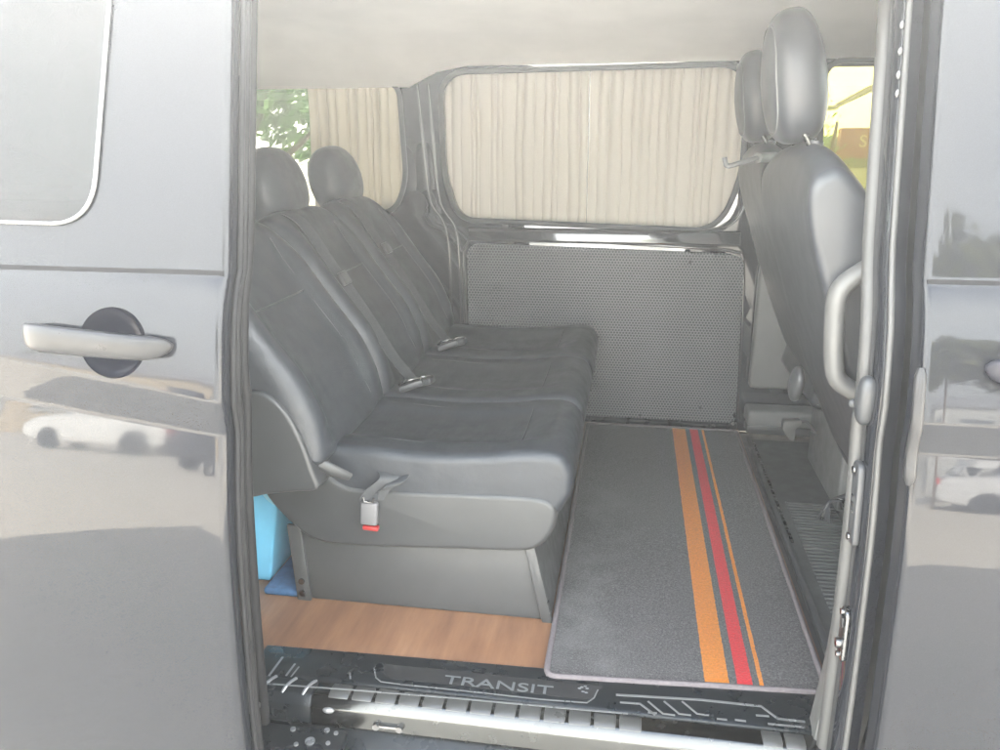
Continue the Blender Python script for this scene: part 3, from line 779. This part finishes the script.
# near recliner cover and lever
rcp = spline([(-.785, .875), (-.775, .98), (-.745, 1.055), (-.695, 1.070), (-.648, 1.032), (-.618, .970), (-.600, .910), (-.592, .872), (-.64, .862), (-.70, .852), (-.75, .842)], 6, True)
rc = bpart(pad('recliner_cover', [tuple(p) for p in rcp], 1.385, B0+.03, .009, 'skirt', None, 3))
lev = [at(316, 462, 'y', 1.42), at(332, 470, 'y', 1.425), at(350, 477, 'y', B0-.016)]
bmv = bmesh.new(); add_tube(bmv, lev, [.012, .014, .009], 12, True, (.6, 1)); bpart(bm_obj('recliner_lever', bmv, 'skirt'))
# belts
def belt(pts, parent_part=None, w=.040):
    P = spline(pts, 8)
    wd = []
    for i, p in enumerate(P):
        wd.append((.25, 1, .1))
    return bpart(ribbon('seat_belt', P, wd, w, .0018, 'web'))
def back_pt(s, y, lift=.03): q = bk(s, lift); return (q[0], y, q[1])
def mk_belt(ytop, ybot, s_clip):
    b = belt([back_pt(.555, ytop, -.01), back_pt(.50, ytop, .016), back_pt(.36, ytop+(ybot-ytop)*.3, .030), back_pt(.20, ytop+(ybot-ytop)*.7, .048), back_pt(.06, ybot, .055), (-.545, ybot+.002, .965), (-.535, ybot+.012, .945)])
    t = (.50-s_clip)/.45; yc = ytop+(ybot-ytop)*t
    q = bk(s_clip, .042)
    rot = Matrix.Rotation(-RB, 3, 'Y')
    clip = box('belt_clip', (q[0], yc, q[1]), (.010, .050, .036), 'plastic', None, .004, 2, rot); clip.parent = b; clip.matrix_parent_inverse = b.matrix_world.inverted() if False else Matrix.Identity(4)
    clip.parent = bench; clip.matrix_parent_inverse = bench.matrix_basis.inverted()
    return b
def reparent(o, p):
    """make o a sub-part of p (p's own parent inverse cancels the root's place)"""
    o.parent = p; o.matrix_parent_inverse = Matrix.Identity(4)
for yt, yo, sc_ in ((1.935, 1.895, .315), (2.345, 2.305, .345)):
    mk_belt(yt, yo, sc_)
# lap loops and buckle tongues in the bight
def buckle(x, y, z, yaw, pitch):
    rot = Matrix.Rotation(yaw, 3, 'Z') @ Matrix.Rotation(pitch, 3, 'Y')
    return bpart(box('buckle', (x, y, z), (.062, .032, .018), 'plastic', None, .006, 2, rot))
for y in (1.85, 2.26):
    for dx, dy, yaw in ((.0, 0, .3), (.022, .03, -.2)):
        o = buckle(-.525+dx, y+dy, .952, yaw, -.3)
        bpart(tube('buckle_loop', spline([(-.55+dx, y+dy-.018, .955), (-.52+dx, y+dy-.022, .972), (-.50+dx, y+dy, .968), (-.51+dx, y+dy+.022, .95)], 5), .0035, 'steel', None, 8))
P = [back_pt(.13, 1.875, .052), (-.560, 1.868, .975), (-.530, 1.860, .935), (-.500, 1.850, .915)]
# folded belt lying over the near edge and the hanging buckle
rows = [at(340, 455, 'y', 1.53), at(365, 466, 'y', 1.51), at(385, 468, 'y', 1.49), at(392, 478, 'y', 1.462), at(378, 490, 'y', 1.452), at(371, 500, 'y', 1.450)]
bpart(ribbon('seat_belt', spline(rows, 8), [(.5, .8, .2)]*0 or (1, .35, -.1), .050, .002, 'web'))
rows = [at(396, 440, 'y', 1.60), at(404, 460, 'y', 1.54), at(398, 480, 'y', 1.46), at(386, 490, 'y', 1.450)]
bpart(ribbon('seat_belt', spline(rows, 8), (1, .2, .35), .046, .002, 'web'))
rows = [at(372, 494, 'y', 1.450), at(371, 501, 'y', 1.448)]
bpart(ribbon('buckle_strap', spline(rows, 3), (1, 0, .1), .030, .002, 'web'))
bc = at(369.5, 513, 'y', 1.450)
bpart(box('buckle', bc, (.036, .016, .052), 'buckle', None, .005, 3, Matrix.Rotation(.06, 3, 'Y')))
bc2 = at(371, 527.5, 'y', 1.450); bpart(box('release_button', bc2, (.034, .014, .010), 'red', None, .003, 2, Matrix.Rotation(.06, 3, 'Y')))
bc3 = at(368.5, 499.5, 'y', 1.440); bpart(tube('buckle_loop', [bc3+Vector((-.011, 0, .004)), bc3+Vector((-.009, 0, -.006)), bc3+Vector((.009, 0, -.006)), bc3+Vector((.011, 0, .004))], .0022, 'steel', None, 8))

# ------------------------------------------------------------------ front seats
def front_seat(name, label, yc, HW=.245, dxs=0):
    r0 = root(name, label, 'car seat', (.5, yc, FL), 'front seats')
    ra = R(20)
    vx, vz = -math.sin(ra), math.cos(ra); mx_, mz = -math.cos(ra), -math.sin(ra)   # m points backwards, to the bench
    def fk(s, d): return (.475 + dxs + vx*s + mx_*d, 1.00 + vz*s + mz*d)
    pr = [fk(-.26, .0), fk(-.12, .03), fk(.1, .045), (fk(.3, .045)), fk(.45, .035), fk(.53, .015), fk(.555, -.015), fk(.54, -.05), fk(.42, -.085), fk(.2, -.13), fk(.0, -.15), fk(-.3, -.15), fk(-.31, -.04)]
    pr = [tuple(p) for p in spline(pr, 6, True)]
    def sh(p, t):
        dz = p[1]-1.0
        k = max(0, (dz-.30)/.25)
        q = p.copy(); q.y -= .045*abs(t)**3*k
        return q
    b = part_of(pad('backrest', pr, yc-HW, yc+HW, .016, 'leather_front', None, 14, sh), r0)
    # piping where side panel meets the rear shell
    for sg in (-1, 1):
        pts = []
        for s in [-.15+.05*i for i in range(14)]:
            cand = [(abs((p[0]-.475-dxs)*vx+(p[1]-1)*vz-s), (p[0]-.475-dxs)*mx_+(p[1]-1)*mz) for p in pr if (p[0]-.475-dxs)*mx_+(p[1]-1)*mz > -.03]
            d = min(cand)[1]; q = fk(s, d-.010); k = max(0, (q[1]-1.30)/.25)
            pts.append((q[0], yc+sg*(HW-.0065), q[1]-.045*k))
        part_of(tube('piping', spline(pts, 4), .0022, 'trim_grey', None, 8), r0)
    # headrest
    hx, hz = fk(.665, -.035)
    hr = part_of(ellipsoid('headrest', (hx, yc, hz+.012), (.052, .105, .118), 'leather_front', None, 3.0, Matrix.Rotation(-R(9), 3, 'Y'), 36, 24,
                 lambda q: Vector((q.x*(1-.2*max(0, q.z/.118)), q.y*(1-.16*max(0, q.z/.118)**2), q.z))), r0)
    ring = []; c = .80; RR = (1-c**3)**(1/3)
    sgp = lambda v: math.copysign(abs(v)**(2/3), v)
    for k in range(49):
        a = math.pi*2*k/48; q = Vector((-c*.052, RR*sgp(math.cos(a))*.105, RR*sgp(math.sin(a))*.118))
        q = Vector((q.x*(1-.2*max(0, q.z/.118)), q.y*(1-.16*max(0, q.z/.118)**2), q.z)); ring.append(q)
    rt = Matrix.Rotation(-R(9), 3, 'Y')
    part_of(tube('piping', [rt @ q + Vector((hx, yc, hz+.012)) for q in ring], .0018, 'trim_grey', None, 6), r0)
    for dy in (-.07, .07):
        q0 = fk(.54, -.03); part_of(tube('headrest_post', [(q0[0], yc+dy, q0[1]), (hx+.008, yc+dy, hz-.07)], .0065, 'chrome', None, 12), r0)
        part_of(tube('post_collar', [(q0[0], yc+dy, q0[1]+.004), (q0[0]+.002, yc+dy, q0[1]+.020)], .013, 'plastic', None, 14), r0)
    cp = [(.50, .90), (.56, 1.0), (.7, 1.0), (.95, 1.03), (1.05, 1.0), (1.06, .93), (1.0, .86), (.55, .84)]
    part_of(pad('seat_cushion', [tuple(p) for p in spline(cp, 6, True)], yc-.25, yc+.25, .04, 'leather_front', None, 8), r0)
    # lower rear shell and pedestal
    part_of(prism('pedestal', [(.60, FL-.01), (.60, .835), (1.0, .85), (1.0, FL-.01)], 'y', yc-.20, yc+.20, 'trim_grey', None, .010, 3), r0)
    part_of(prism('pedestal_band', [(.597, .748), (.597, .752), (1.002, .752), (1.002, .748)], 'y', yc-.2025, yc+.2025, 'plastic', None, 0), r0)
    return r0, fk
near_seat, fk = front_seat('front_seat', 'grey black leather front seat nearest the doorway, its tall piped headrest covering the other one', 1.63, .262)
far_seat, _ = front_seat('front_seat', 'dark leather front seat farther in, only a strip visible behind the nearest front seat', 2.36, .24, .035)
# recliner lever on the near seat's back and belt buckle by the far pedestal
q = at(803, 382, 'y', 1.62)
part_of(ellipsoid('tilt_lever', (.352, 1.66, 1.055), (.014, .03, .045), 'plastic', None, 2.3, Matrix.Rotation(R(40), 3, 'X')), near_seat)
p = at(791, 428, 'y', 2.42)
part_of(prism('buckle', round_poly([(p.x-.026, p.z+.025), (p.x-.028, p.z+.0), (p.x-.002, p.z-.036), (p.x+.012, p.z-.036), (p.x+.010, p.z+.002), (p.x+.026, p.z+.012), (p.x+.026, p.z+.030)], .006, 3), 'y', 2.405, 2.435, 'trim_pale', None, .005, 2), far_seat)
part_of(tube('buckle_stalk', spline([(p.x+.02, 2.42, p.z+.02), (p.x+.045, 2.42, p.z+.022), (p.x+.07, 2.41, p.z-.01)], 4), .006, 'plastic', None, 8), far_seat)
w0 = at(835, 503, 'y', 2.10)
for k in range(5):
    part_of(tube('cable', spline([w0+Vector((-.04+.008*k, -.01*k, -.05-.004*k)), w0+Vector((-.01, .02, -.01)), w0+Vector((.012+.006*k, .0, .005+.006*k)), w0+Vector((.03, .03, -.03+.01*k)), w0+Vector((.09, .1, -.05))], 6), .004, 'steel' if k == 1 else 'plastic', None, 8), far_seat)
# hook on the headrest posts
hk = root('bag_hook', 'grey plastic bag hook jutting left below the front headrests', 'hook', (.24, 1.98, 1.5))
hp = [at(757, 158, 'y', 2.02), at(740, 163, 'y', 2.0), at(728, 166, 'y', 2.0), at(725.5, 162, 'y', 2.0), at(724.5, 157.5, 'y', 2.0)]
part_of(tube('hook_arm', spline(hp, 5), .0085, 'trim_grey', None, 10, (1, .7)), hk)
part_of(tube('hook_collar', [at(757, 158, 'y', 2.02), at(775, 157, 'y', 2.12)], .012, 'trim_grey', None, 12), hk)
part_of(tube('hook_collar', [at(775, 157, 'y', 2.12), at(775, 157, 'y', 2.12)+Vector((.03, .18, .0))], .009, 'trim_grey', None, 12), hk)

# ------------------------------------------------------------------ loose things in the cabin
rug = root('floor_rug', 'dark grey rug with orange and red stripes lying on the wood floor before the bench', 'rug', (.136, 2.02, FL))
RX0, RX1, RY0, RY1 = -.122, .397, 1.300, 2.735
bm = bmesh.new(); nxg, nyg = 40, 100
g = []
for j in range(nyg+1):
    row = []
    for i in range(nxg+1):
        x = RX0+(RX1-RX0)*i/nxg; y = RY0+(RY1-RY0)*j/nyg + .034*(i/nxg)*(1-j/nyg)
        if j/nyg > .95: pass
        z = FL+.011 + .0016*noise.noise((x*6, y*4, 2)) + .0008*noise.noise((x*30, y*30, 5))
        e = min(i, nxg-i, j, nyg-j)
        if e == 0: z = FL+.007
        row.append(bm.verts.new((x-.136, y-2.02, z-FL)))
    g.append(row)
for a, b in zip(g, g[1:]):
    for i in range(nxg): bm.faces.new((a[i], a[i+1], b[i+1], b[i]))
bmesh.ops.solidify(bm, geom=bm.faces[:], thickness=.006)
M['rug'] = mat_rug()
bm_obj('rug_pile', bm, 'rug', rug)
bp = [(RX0+.02, RY0+.0), (RX1, RY0+.033), (RX1, RY1), (RX0, RY1), (RX0, RY0+.02)]
pts = [Vector((a-.136, b-2.02, .008)) for a, b in bp]
pts = [Vector((p.x, p.y, .008)) for p in round_poly([(p.x, p.y) for p in [Vector((RX0-.136, RY0-2.02)), Vector((RX1-.136, RY0+.034-2.02)), Vector((RX1-.136, RY1-2.02)), Vector((RX0-.136, RY1-2.02))]], .022, 6)]
dense = []
for a, b in zip(pts, pts[1:]+pts[:1]):
    n = max(1, int((b-a).length/.03))
    for k in range(n):
        q = a.lerp(b, k/n); q.z += .0012*noise.noise((q.x*25, q.y*25, 1)); q.x += .001*noise.noise((q.x*18, q.y*18, 4)); dense.append(q)
dense.append(dense[0]); dense.append(dense[1])
bmv = bmesh.new(); add_tube(bmv, dense, .0062, 8, False); bm_obj('rug_binding', bmv, 'binding', rug, angle=70)

# ribbed rubber mat in the front footwell
mat_r = root('rubber_mat', 'black ribbed rubber mat on the floor between the striped rug and front seats', 'mat', (.5, 2.0, FL-.012))
def mp_(bmv, x0, y0, x1, y1, z0, z1): add_box(bmv, ((x0+x1)/2-.5, (y0+y1)/2-2.0, (z0+z1)/2-(FL-.012)), (x1-x0, y1-y0, z1-z0))
bmv = bmesh.new(); mp_(bmv, .428, 1.33, .86, 2.70, FL-.012, FL-.006); bm_obj('mat_sheet', bmv, 'rubber', mat_r)
bmv = bmesh.new()
y = 1.36
while y < 2.2:
    mp_(bmv, .47, y, .60, y+.008, FL-.007, FL-.001); y += .018
bevel_bm(bmv, .002, 1); bm_obj('ribs', bmv, 'rubber', mat_r)
bmv = bmesh.new(); y = 1.95
while y < 2.66:
    mp_(bmv, .442, y, .450, y+.008, FL-.007, FL-.002); y += .02
bm_obj('studs', bmv, 'steel', mat_r)
bmv = bmesh.new(); mp_(bmv, .424, 1.32, .440, 2.70, FL-.012, FL+.006); bevel_bm(bmv, .004, 2); bm_obj('mat_border', bmv, 'plastic', mat_r)

# cooler box behind the bench base
cb = root('cooler_box', 'light blue plastic cooler box tucked behind the base of the rear bench', 'cooler box', (-.90, 1.72, FL))
o = part_of(prism('tub', [(-1.16, FL+.002), (-.792, FL+.002), (-.752, .80), (-1.19, .80)], 'y', 1.545, 1.98, 'blue', None, .007, 3), cb)
part_of(prism('lid', [(-1.20, .803), (-.742, .803), (-.742, .835), (-.76, .85), (-1.18, .85), (-1.20, .835)], 'y', 1.53, 1.995, 'blue_pale', None, .008, 3), cb)
part_of(prism('rib', [(-.794, FL+.02), (-.786, FL+.02), (-.748, .795), (-.756, .795)], 'y', 1.75, 1.77, 'blue_pale', None, .003), cb)
hpts = [(-.80, 1.592, .80), (-.815, 1.572, .755), (-.795, 1.566, .725), (-.765, 1.566, .728), (-.757, 1.572, .755), (-.765, 1.592, .80)]
part_of(tube('carry_handle', spline([at(264, 486, 'y', 1.53), at(268, 494, 'y', 1.525), at(277, 501, 'y', 1.525), at(287, 497, 'y', 1.525), at(288, 490, 'y', 1.53)], 5), .010, 'blue_pale', None, 10), cb)
nv = tag(box('floor_cloth', (-.738, 1.66, FL+.010), (.092, .34, .018), 'navy', None, .008, 3), 'navy blue cloth pad on the floor between the cooler box and bench base', 'cloth')

# curtains: hung inside the far windows, gathered in uneven pleats
def curtain(name, label, x0, x1, zt, zb, npl, amp, seed, mat, ybase, bottom=None, top=None, n=260):
    rnd = random.Random(seed)
    ph = [0]; 
    for i in range(npl): ph.append(ph[-1]+rnd.uniform(.55, 1.5))
    tot = ph[-1]
    bm = bmesh.new(); g = []
    nr = 26
    for j in range(nr+1):
        v = j/nr; row = []
        for i in range(n+1):
            u = i/n; x = x0+(x1-x0)*u
            wv = u*tot + .25*noise.noise((u*4, v*1.2, seed)) + .06*v*noise.noise((u*9, v*3, seed+7))
            k = max(0, min(len(ph)-2, next((q for q in range(len(ph)-1) if ph[q+1] > wv), len(ph)-2)))
            f = (wv-ph[k])/(ph[k+1]-ph[k])
            prf = (1-abs(math.sin(math.pi*f)))**1.4
            a = amp*(.55+.45*math.sin(k*2.1+seed))*(.45+.55*math.sin(math.pi*min(1, v*1.6+.12))) 
            y = ybase + a*prf + .003*noise.noise((u*14, v*5, seed+3))
            zT = top(x) if top else zt; zB = bottom(x) if bottom else zb
            z = zT+(zB-zT)*v + (.003*noise.noise((u*25, 0, seed)) if j == nr else 0)
            row.append(bm.verts.new((x + .004*noise.noise((v*3, u*6, seed+1)), y, z)))
        g.append(row)
    for a, b in zip(g, g[1:]):
        for i in range(n): bm.faces.new((a[i], a[i+1], b[i+1], b[i]))
    o = bm_obj(name, bm, mat, None, angle=180)
    return tag(o, label, 'curtain')
curtain('window_curtain', 'cream pleated curtain filling the left half of the middle side window', -.70, -.1562, 1.80, 1.22, 19, .023, 3, 'curtain', YF+.036)
curtain('window_curtain', 'cream pleated curtain filling the right half of the middle side window', -.153, .40, 1.80, 1.20, 17, .023, 11, 'curtain', YF+.036)
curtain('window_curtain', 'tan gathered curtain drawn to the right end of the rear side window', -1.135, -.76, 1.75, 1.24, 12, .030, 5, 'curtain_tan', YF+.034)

# ------------------------------------------------------------------ outside
bm = bmesh.new(); bmesh.ops.create_grid(bm, x_segments=1, y_segments=1, size=200); gr = bm_obj('ground', bm, 'ground'); gr['kind'] = 'structure'
rnd = random.Random(4)
def leaf_crown(n, c, s, leaf, rnd, lumps=9):
    bm = bmesh.new(); cs = []
    for i in range(lumps):
        d = Vector((rnd.gauss(0, 1), rnd.gauss(0, 1), rnd.gauss(0, .8))).normalized()*rnd.uniform(.25, .8)
        cs.append((Vector((d.x*s[0], d.y*s[1], d.z*s[2])), rnd.uniform(.3, .55)))
    for i in range(n):
        ce, rr = rnd.choice(cs)
        d = Vector((rnd.gauss(0, 1), rnd.gauss(0, 1), rnd.gauss(0, 1))).normalized()*rr*rnd.random()**.4
        p = Vector(c)+ce+Vector((d.x*s[0], d.y*s[1], d.z*s[2]))
        a = Vector((rnd.gauss(0, 1), rnd.gauss(0, 1), rnd.gauss(0, 1))).normalized(); b = a.orthogonal().normalized(); cc = a.cross(b)
        l = leaf*rnd.uniform(.6, 1.4); w = l*.45
        vs = [bm.verts.new(p+b*l), bm.verts.new(p+cc*w), bm.verts.new(p-b*l), bm.verts.new(p-cc*w)]
        bm.faces.new(vs)
    return bm
def tree(label, x, y, h, s, leaf, n, mat, group=None, seed=1):
    rnd = random.Random(seed)
    t = root('tree', label, 'tree', (x, y, 0), group)
    bm = bmesh.new()
    add_tube(bm, [(0, 0, 0), (.05*h*rnd.uniform(-1, 1), .03*h*rnd.uniform(-1, 1), h*.35), (0, 0, h*.6), (.02*h, 0, h*.85)], [h*.028, h*.022, h*.014, h*.005], 10)
    for k in range(7):
        a = rnd.uniform(0, 6.28); z0 = h*rnd.uniform(.3, .6)
        add_tube(bm, [(0, 0, z0), (math.cos(a)*s*.35, math.sin(a)*s*.35, z0+h*.12), (math.cos(a)*s*.75, math.sin(a)*s*.75, z0+h*rnd.uniform(.15, .3))], [h*.010, h*.006, h*.002], 7)
    bm_obj('trunk', bm, 'bark', t)
    bm = leaf_crown(n, (0, 0, h*.66), (s, s, h*.36), leaf, rnd); me = bm_obj('crown', bm, mat, t, smooth=False)
    return t
# seen through the rear side window
tree('leafy green tree close outside the rear side window', -3.3, 6.6, 3.6, 1.5, .06, 5200, 'leaf', None, 3)
tree('broad green tree farther back beyond the rear side window', -6.6, 11.0, 5.0, 2.6, .10, 5200, 'leaf', None, 8)
# seen through the front side window
tp = at(836, 108, 'y', 6)
tr = tree('young slim tree outside the front side window', tp.x-.02, 6.0, 1.95, .15, .022, 200, 'leaf', None, 12)
# low shop with a red sign board
dr = lambda px, py, y: at(px, py, 'y', y)
SY = 11.0
a0 = dr(812, 128, SY); a1 = dr(1000, 128, SY); zt = a0.z
shop = root('roadside_shop', 'low roadside shop under a red sign with a white S, beyond the front window', 'shop', (a0.x+2, SY, 0))
part_of(box('wall', (a0.x+2.0, SY+1.5, zt/2-.05), (4.0, 3.0, zt-.1), 'shop_green', None, .02), shop)
s0 = dr(838, 128, SY); s1 = dr(838, 158, SY)
part_of(box('sign_board', (s0.x+1.6, SY-.10, (s0.z+s1.z)/2), (3.2, .18, s0.z-s1.z), 'sign_red', None, .02), shop)
l0 = dr(858.5, 147, SY-.22)
part_of(text_mesh('lettering', 'S', .205, .01, 'sign_white', None, Matrix.Translation((l0.x, SY-.22, l0.z)) @ Matrix.Rotation(R(90), 4, 'X')), shop)
g0 = dr(850, 175, SY-.1); part_of(box('window', (g0.x+.3, SY-.06, g0.z-.03), (.8, .08, .24), 'shop_pale', None, .02), shop)
g0 = dr(846, 172, SY-.1); part_of(box('shutter', (g0.x-.2, SY-.05, .5), (.25, .06, .8), 'shop_pale', None, .02), shop)
# lamp arm
lp_ = root('street_lamp', 'slanted street lamp arm on a pole beyond the front window', 'street lamp', (dr(905, 70, 14).x, 14, 0))
part_of(tube('arm', [dr(836, 106, 14), dr(860, 94, 14), dr(905, 72, 14)], [.035, .05, .06], 'steel', None, 10), lp_)
q = dr(905, 72, 14); part_of(tube('pole', [(q.x, 14, 0), (q.x, 14, q.z)], [.09, .06], 'steel', None, 12), lp_)
q = dr(836, 106, 14); part_of(ellipsoid('lamp_head', (q.x-.12, 14, q.z-.03), (.16, .07, .04), 'trim_pale', None, 2.4), lp_)

# behind the photographer: parked cars, trees, sheds, hills (mirrored in the paint)
def car(name, label, loc, rz, paintm, suv=False):
    t = root(name, label, 'car', loc, 'cars parked across the yard'); t.rotation_euler = (0, 0, rz)
    hgt = 1.72 if suv else 1.46; L2 = 2.25
    low = [(-L2, .35), (-L2-.02, .75), (-L2+.12, .95), (-1.1, 1.0), (.9, .98), (1.9, .88), (L2, .72), (L2+.03, .4), (1.8, .24), (-1.8, .24)]
    low = [tuple(p) for p in round_poly(low, .14, 4)]
    pad('body', low, -.88, .88, .12, paintm, t, 4)
    roof = [(-L2+(.12 if suv else .35), .95), (-1.75 if suv else -1.25, hgt-.06), (-.6, hgt), (.3, hgt-.04), (1.25, .95)]
    roof = [tuple(p) for p in round_poly(roof, .2, 4)]
    pad('cabin', roof, -.76, .76, .14, paintm, t, 4)
    wn = [(-1.65 if suv else -1.35, 1.0), (-1.45 if suv else -1.0, hgt-.17), (.2, hgt-.15), (.98, 1.0)]
    for s in (-1, 1):
        prism('window', [tuple(p) for p in round_poly(wn, .08, 3)], 'y', s*.762, s*.75, 'window_far', t, 0)
    for wx in (-1.38, 1.40):
        for s in (-1, 1):
            w = bmesh.new(); add_tube(w, cyl_pts((wx, s*.80, .33), (0, 1, 0), .2), .33, 26); wo = bm_obj('wheel', w, 'tyre', t)
            w = bmesh.new(); add_tube(w, cyl_pts((wx, s*.80, .33), (0, 1, 0), .22), .22, 20); bm_obj('rim', w, 'silver', wo)
    for s in (-1, 1):
        ellipsoid('headlight', (L2-.08, s*.64, .70), (.10, .19, .07), 'lamp', t)
        ellipsoid('tail_light', (-L2+.03, s*.68, .84), (.06, .17, .09), 'tail', t)
    return t
car('parked_car', 'white saloon mirrored in the sliding door below its handle', (-16.6, -19.6, 0), R(172), 'car_white')
car('parked_car', 'dark tall car with red tail lamps mirrored at the sliding door edge', (-9.3, -15.4, 0), R(-82), 'car_dark', True)
car('parked_car', 'pale silver car mirrored in the front door under its handle', (8.5, -15.0, 0), R(10), 'car_silver')
def shed(name, label, x, y, w, d, h, wm):
    t = root(name, label, 'building', (x, y, 0))
    wl = box('wall', (0, 0, h/2), (w, d, h), wm, t, .03)
    prism('roof', [(-d/2-.4, h), (d/2+.4, h), (0, h+d*.16)], 'x', -w/2-.4, w/2+.4, 'roof_sheet', t, .02)
    k = int(w/4)
    for i in range(k):
        x_ = -w/2+w*(i+.5)/k
        f = box('window', (x_, d/2+.02, h*.55), (1.5, .08, 1.3), 'window_far', t, .02); box('sill', (x_, d/2+.06, h*.55-.7), (1.7, .16, .1), 'wall_grey', f, .01)
    return t
shed('long_shed', 'long tan shed with a low roof across the yard behind the dark tall car', -21, -34, 20, 6, 3.0, 'wall_tan')
shed('grey_house', 'grey low house across the yard behind the pale silver car', 20, -46, 16, 8, 4.2, 'wall_grey')
proto = None
spots = [(-52, -58), (-22, -60), (-9, -55), (2, -58), (6.3, -16), (10.5, -18), (24, -60), (34, -56), (44, -50), (-66, -50)]
for i, (x, y) in enumerate(spots):
    if proto is None:
        proto = tree('dull green rounded tree in the row across the yard', x, y, 6.5, 3.2, .28, 2600, 'leaf_dry', 'trees across the yard', 21); t = proto
    else:
        t = proto.copy(); COL.objects.link(t)
        for ch in proto.children:
            c = ch.copy(); COL.objects.link(c); c.parent = t
        t.location = (x, y, 0)
        s = random.uniform(.8, 1.15)
        if y > -30: s = 1.22 if x < 8 else 1.1; t.scale = (s, s, s); t.rotation_euler = (0, 0, random.uniform(0, 6))
bm = bmesh.new(); V = []
for i in range(81):
    a = math.pi*(1.0+i/80); r = 110
    h = 3+4*max(0, noise.noise((i*.11, 3, 0))+.3)
    V.append((bm.verts.new((math.cos(a)*r, math.sin(a)*r, -1)), bm.verts.new((math.cos(a)*(r+25), math.sin(a)*(r+25), h)), bm.verts.new((math.cos(a)*(r+60), math.sin(a)*(r+60), -1))))
for a, b in zip(V, V[1:]):
    bm.faces.new((a[0], b[0], b[1], a[1])); bm.faces.new((a[1], b[1], b[2], a[2]))
hills = bm_obj('hills', bm, 'hill'); hills['kind'] = 'structure'

# even haze volume, added to stand in for the veil of lens glare
hz = bpy.data.materials.new('glare_haze'); hz.use_nodes = True; nt = hz.node_tree; nt.nodes.remove(nt.nodes['Principled BSDF'])
pv = nt.nodes.new('ShaderNodeVolumePrincipled'); pv.inputs['Density'].default_value = HAZE; pv.inputs['Color'].default_value = (.93, .955, .985, 1); pv.inputs['Anisotropy'].default_value = HAZE_G
nt.links.new(pv.outputs[0], nt.nodes['Material Output'].inputs['Volume'])
bm = bmesh.new(); add_box(bm, (0, 0, 5.0), (420, 420, 12)); o = bm_obj('haze', bm, hz, None, False); o['kind'] = 'stuff'
# ------------------------------------------------------------------ light
SUN_EL, SUN_AZ = R(27), R(-12)      # sun stands beyond the van (+y), a little to the right
sun_d = bpy.data.lights.new('sun', 'SUN'); sun_d.energy = 5.0; sun_d.angle = R(.5); sun_d.color = (1, .95, .86)
sun = bpy.data.objects.new('sun', sun_d); COL.objects.link(sun)
dirv = Vector((math.sin(SUN_AZ)*math.cos(SUN_EL), math.cos(SUN_AZ)*math.cos(SUN_EL), math.sin(SUN_EL)))
sun.rotation_euler = dirv.to_track_quat('Z', 'Y').to_euler()
wd = bpy.data.worlds.new('World'); S.world = wd; wd.use_nodes = True
nt = wd.node_tree; bg = nt.nodes['Background']
sky = nt.nodes.new('ShaderNodeTexSky'); sky.sky_type = 'NISHITA'; sky.sun_disc = False
sky.sun_elevation = SUN_EL; sky.sun_rotation = SUN_AZ; sky.dust_density = 1.6; sky.air_density = 1; sky.ozone_density = 1
tc = nt.nodes.new('ShaderNodeTexCoord')
mp = nt.nodes.new('ShaderNodeMapping'); mp.inputs['Scale'].default_value = (1.2, 1.2, 3.0); nt.links.new(tc.outputs['Generated'], mp.inputs[0])
cl = nt.nodes.new('ShaderNodeTexNoise'); cl.inputs['Scale'].default_value = 1.4; cl.inputs['Detail'].default_value = 5; nt.links.new(mp.outputs[0], cl.inputs['Vector'])
mr = nt.nodes.new('ShaderNodeMapRange'); mr.inputs[1].default_value = .3; mr.inputs[2].default_value = .7; mr.inputs[3].default_value = -.12; mr.inputs[4].default_value = .12
nt.links.new(cl.outputs['Fac'], mr.inputs[0])
sz = nt.nodes.new('ShaderNodeSeparateXYZ'); nt.links.new(tc.outputs['Generated'], sz.inputs[0])
m2 = nt.nodes.new('ShaderNodeMapRange'); m2.interpolation_type = 'SMOOTHSTEP'
for q, v in zip((1, 2, 3, 4), (.55, .9, .92, .10)): m2.inputs[q].default_value = v
nt.links.new(sz.outputs[2], m2.inputs[0])
ad = nt.nodes.new('ShaderNodeMath'); ad.operation = 'ADD'; ad.use_clamp = True
nt.links.new(mr.outputs[0], ad.inputs[0]); nt.links.new(m2.outputs[0], ad.inputs[1]); mr = ad
mx = nt.nodes.new('ShaderNodeMixRGB'); nt.links.new(mr.outputs[0], mx.inputs[0]); nt.links.new(sky.outputs[0], mx.inputs[1]); mx.inputs[2].default_value = (6.9, 7.1, 6.95, 1)
nt.links.new(mx.outputs[0], bg.inputs[0]); bg.inputs[1].default_value = .096

S.render.engine = 'CYCLES'
cy = S.cycles; cy.use_denoising = True; cy.max_bounces = 8; cy.diffuse_bounces = 5; cy.glossy_bounces = 5; cy.transparent_max_bounces = 12
cy.volume_bounces = 1; cy.sample_clamp_indirect = 8; cy.caustics_reflective = False; cy.caustics_refractive = False
vs = S.view_settings; vs.view_transform = 'Standard'; vs.look = 'None'; vs.gamma = 1; vs.use_curve_mapping = False
vs.exposure = 4.27
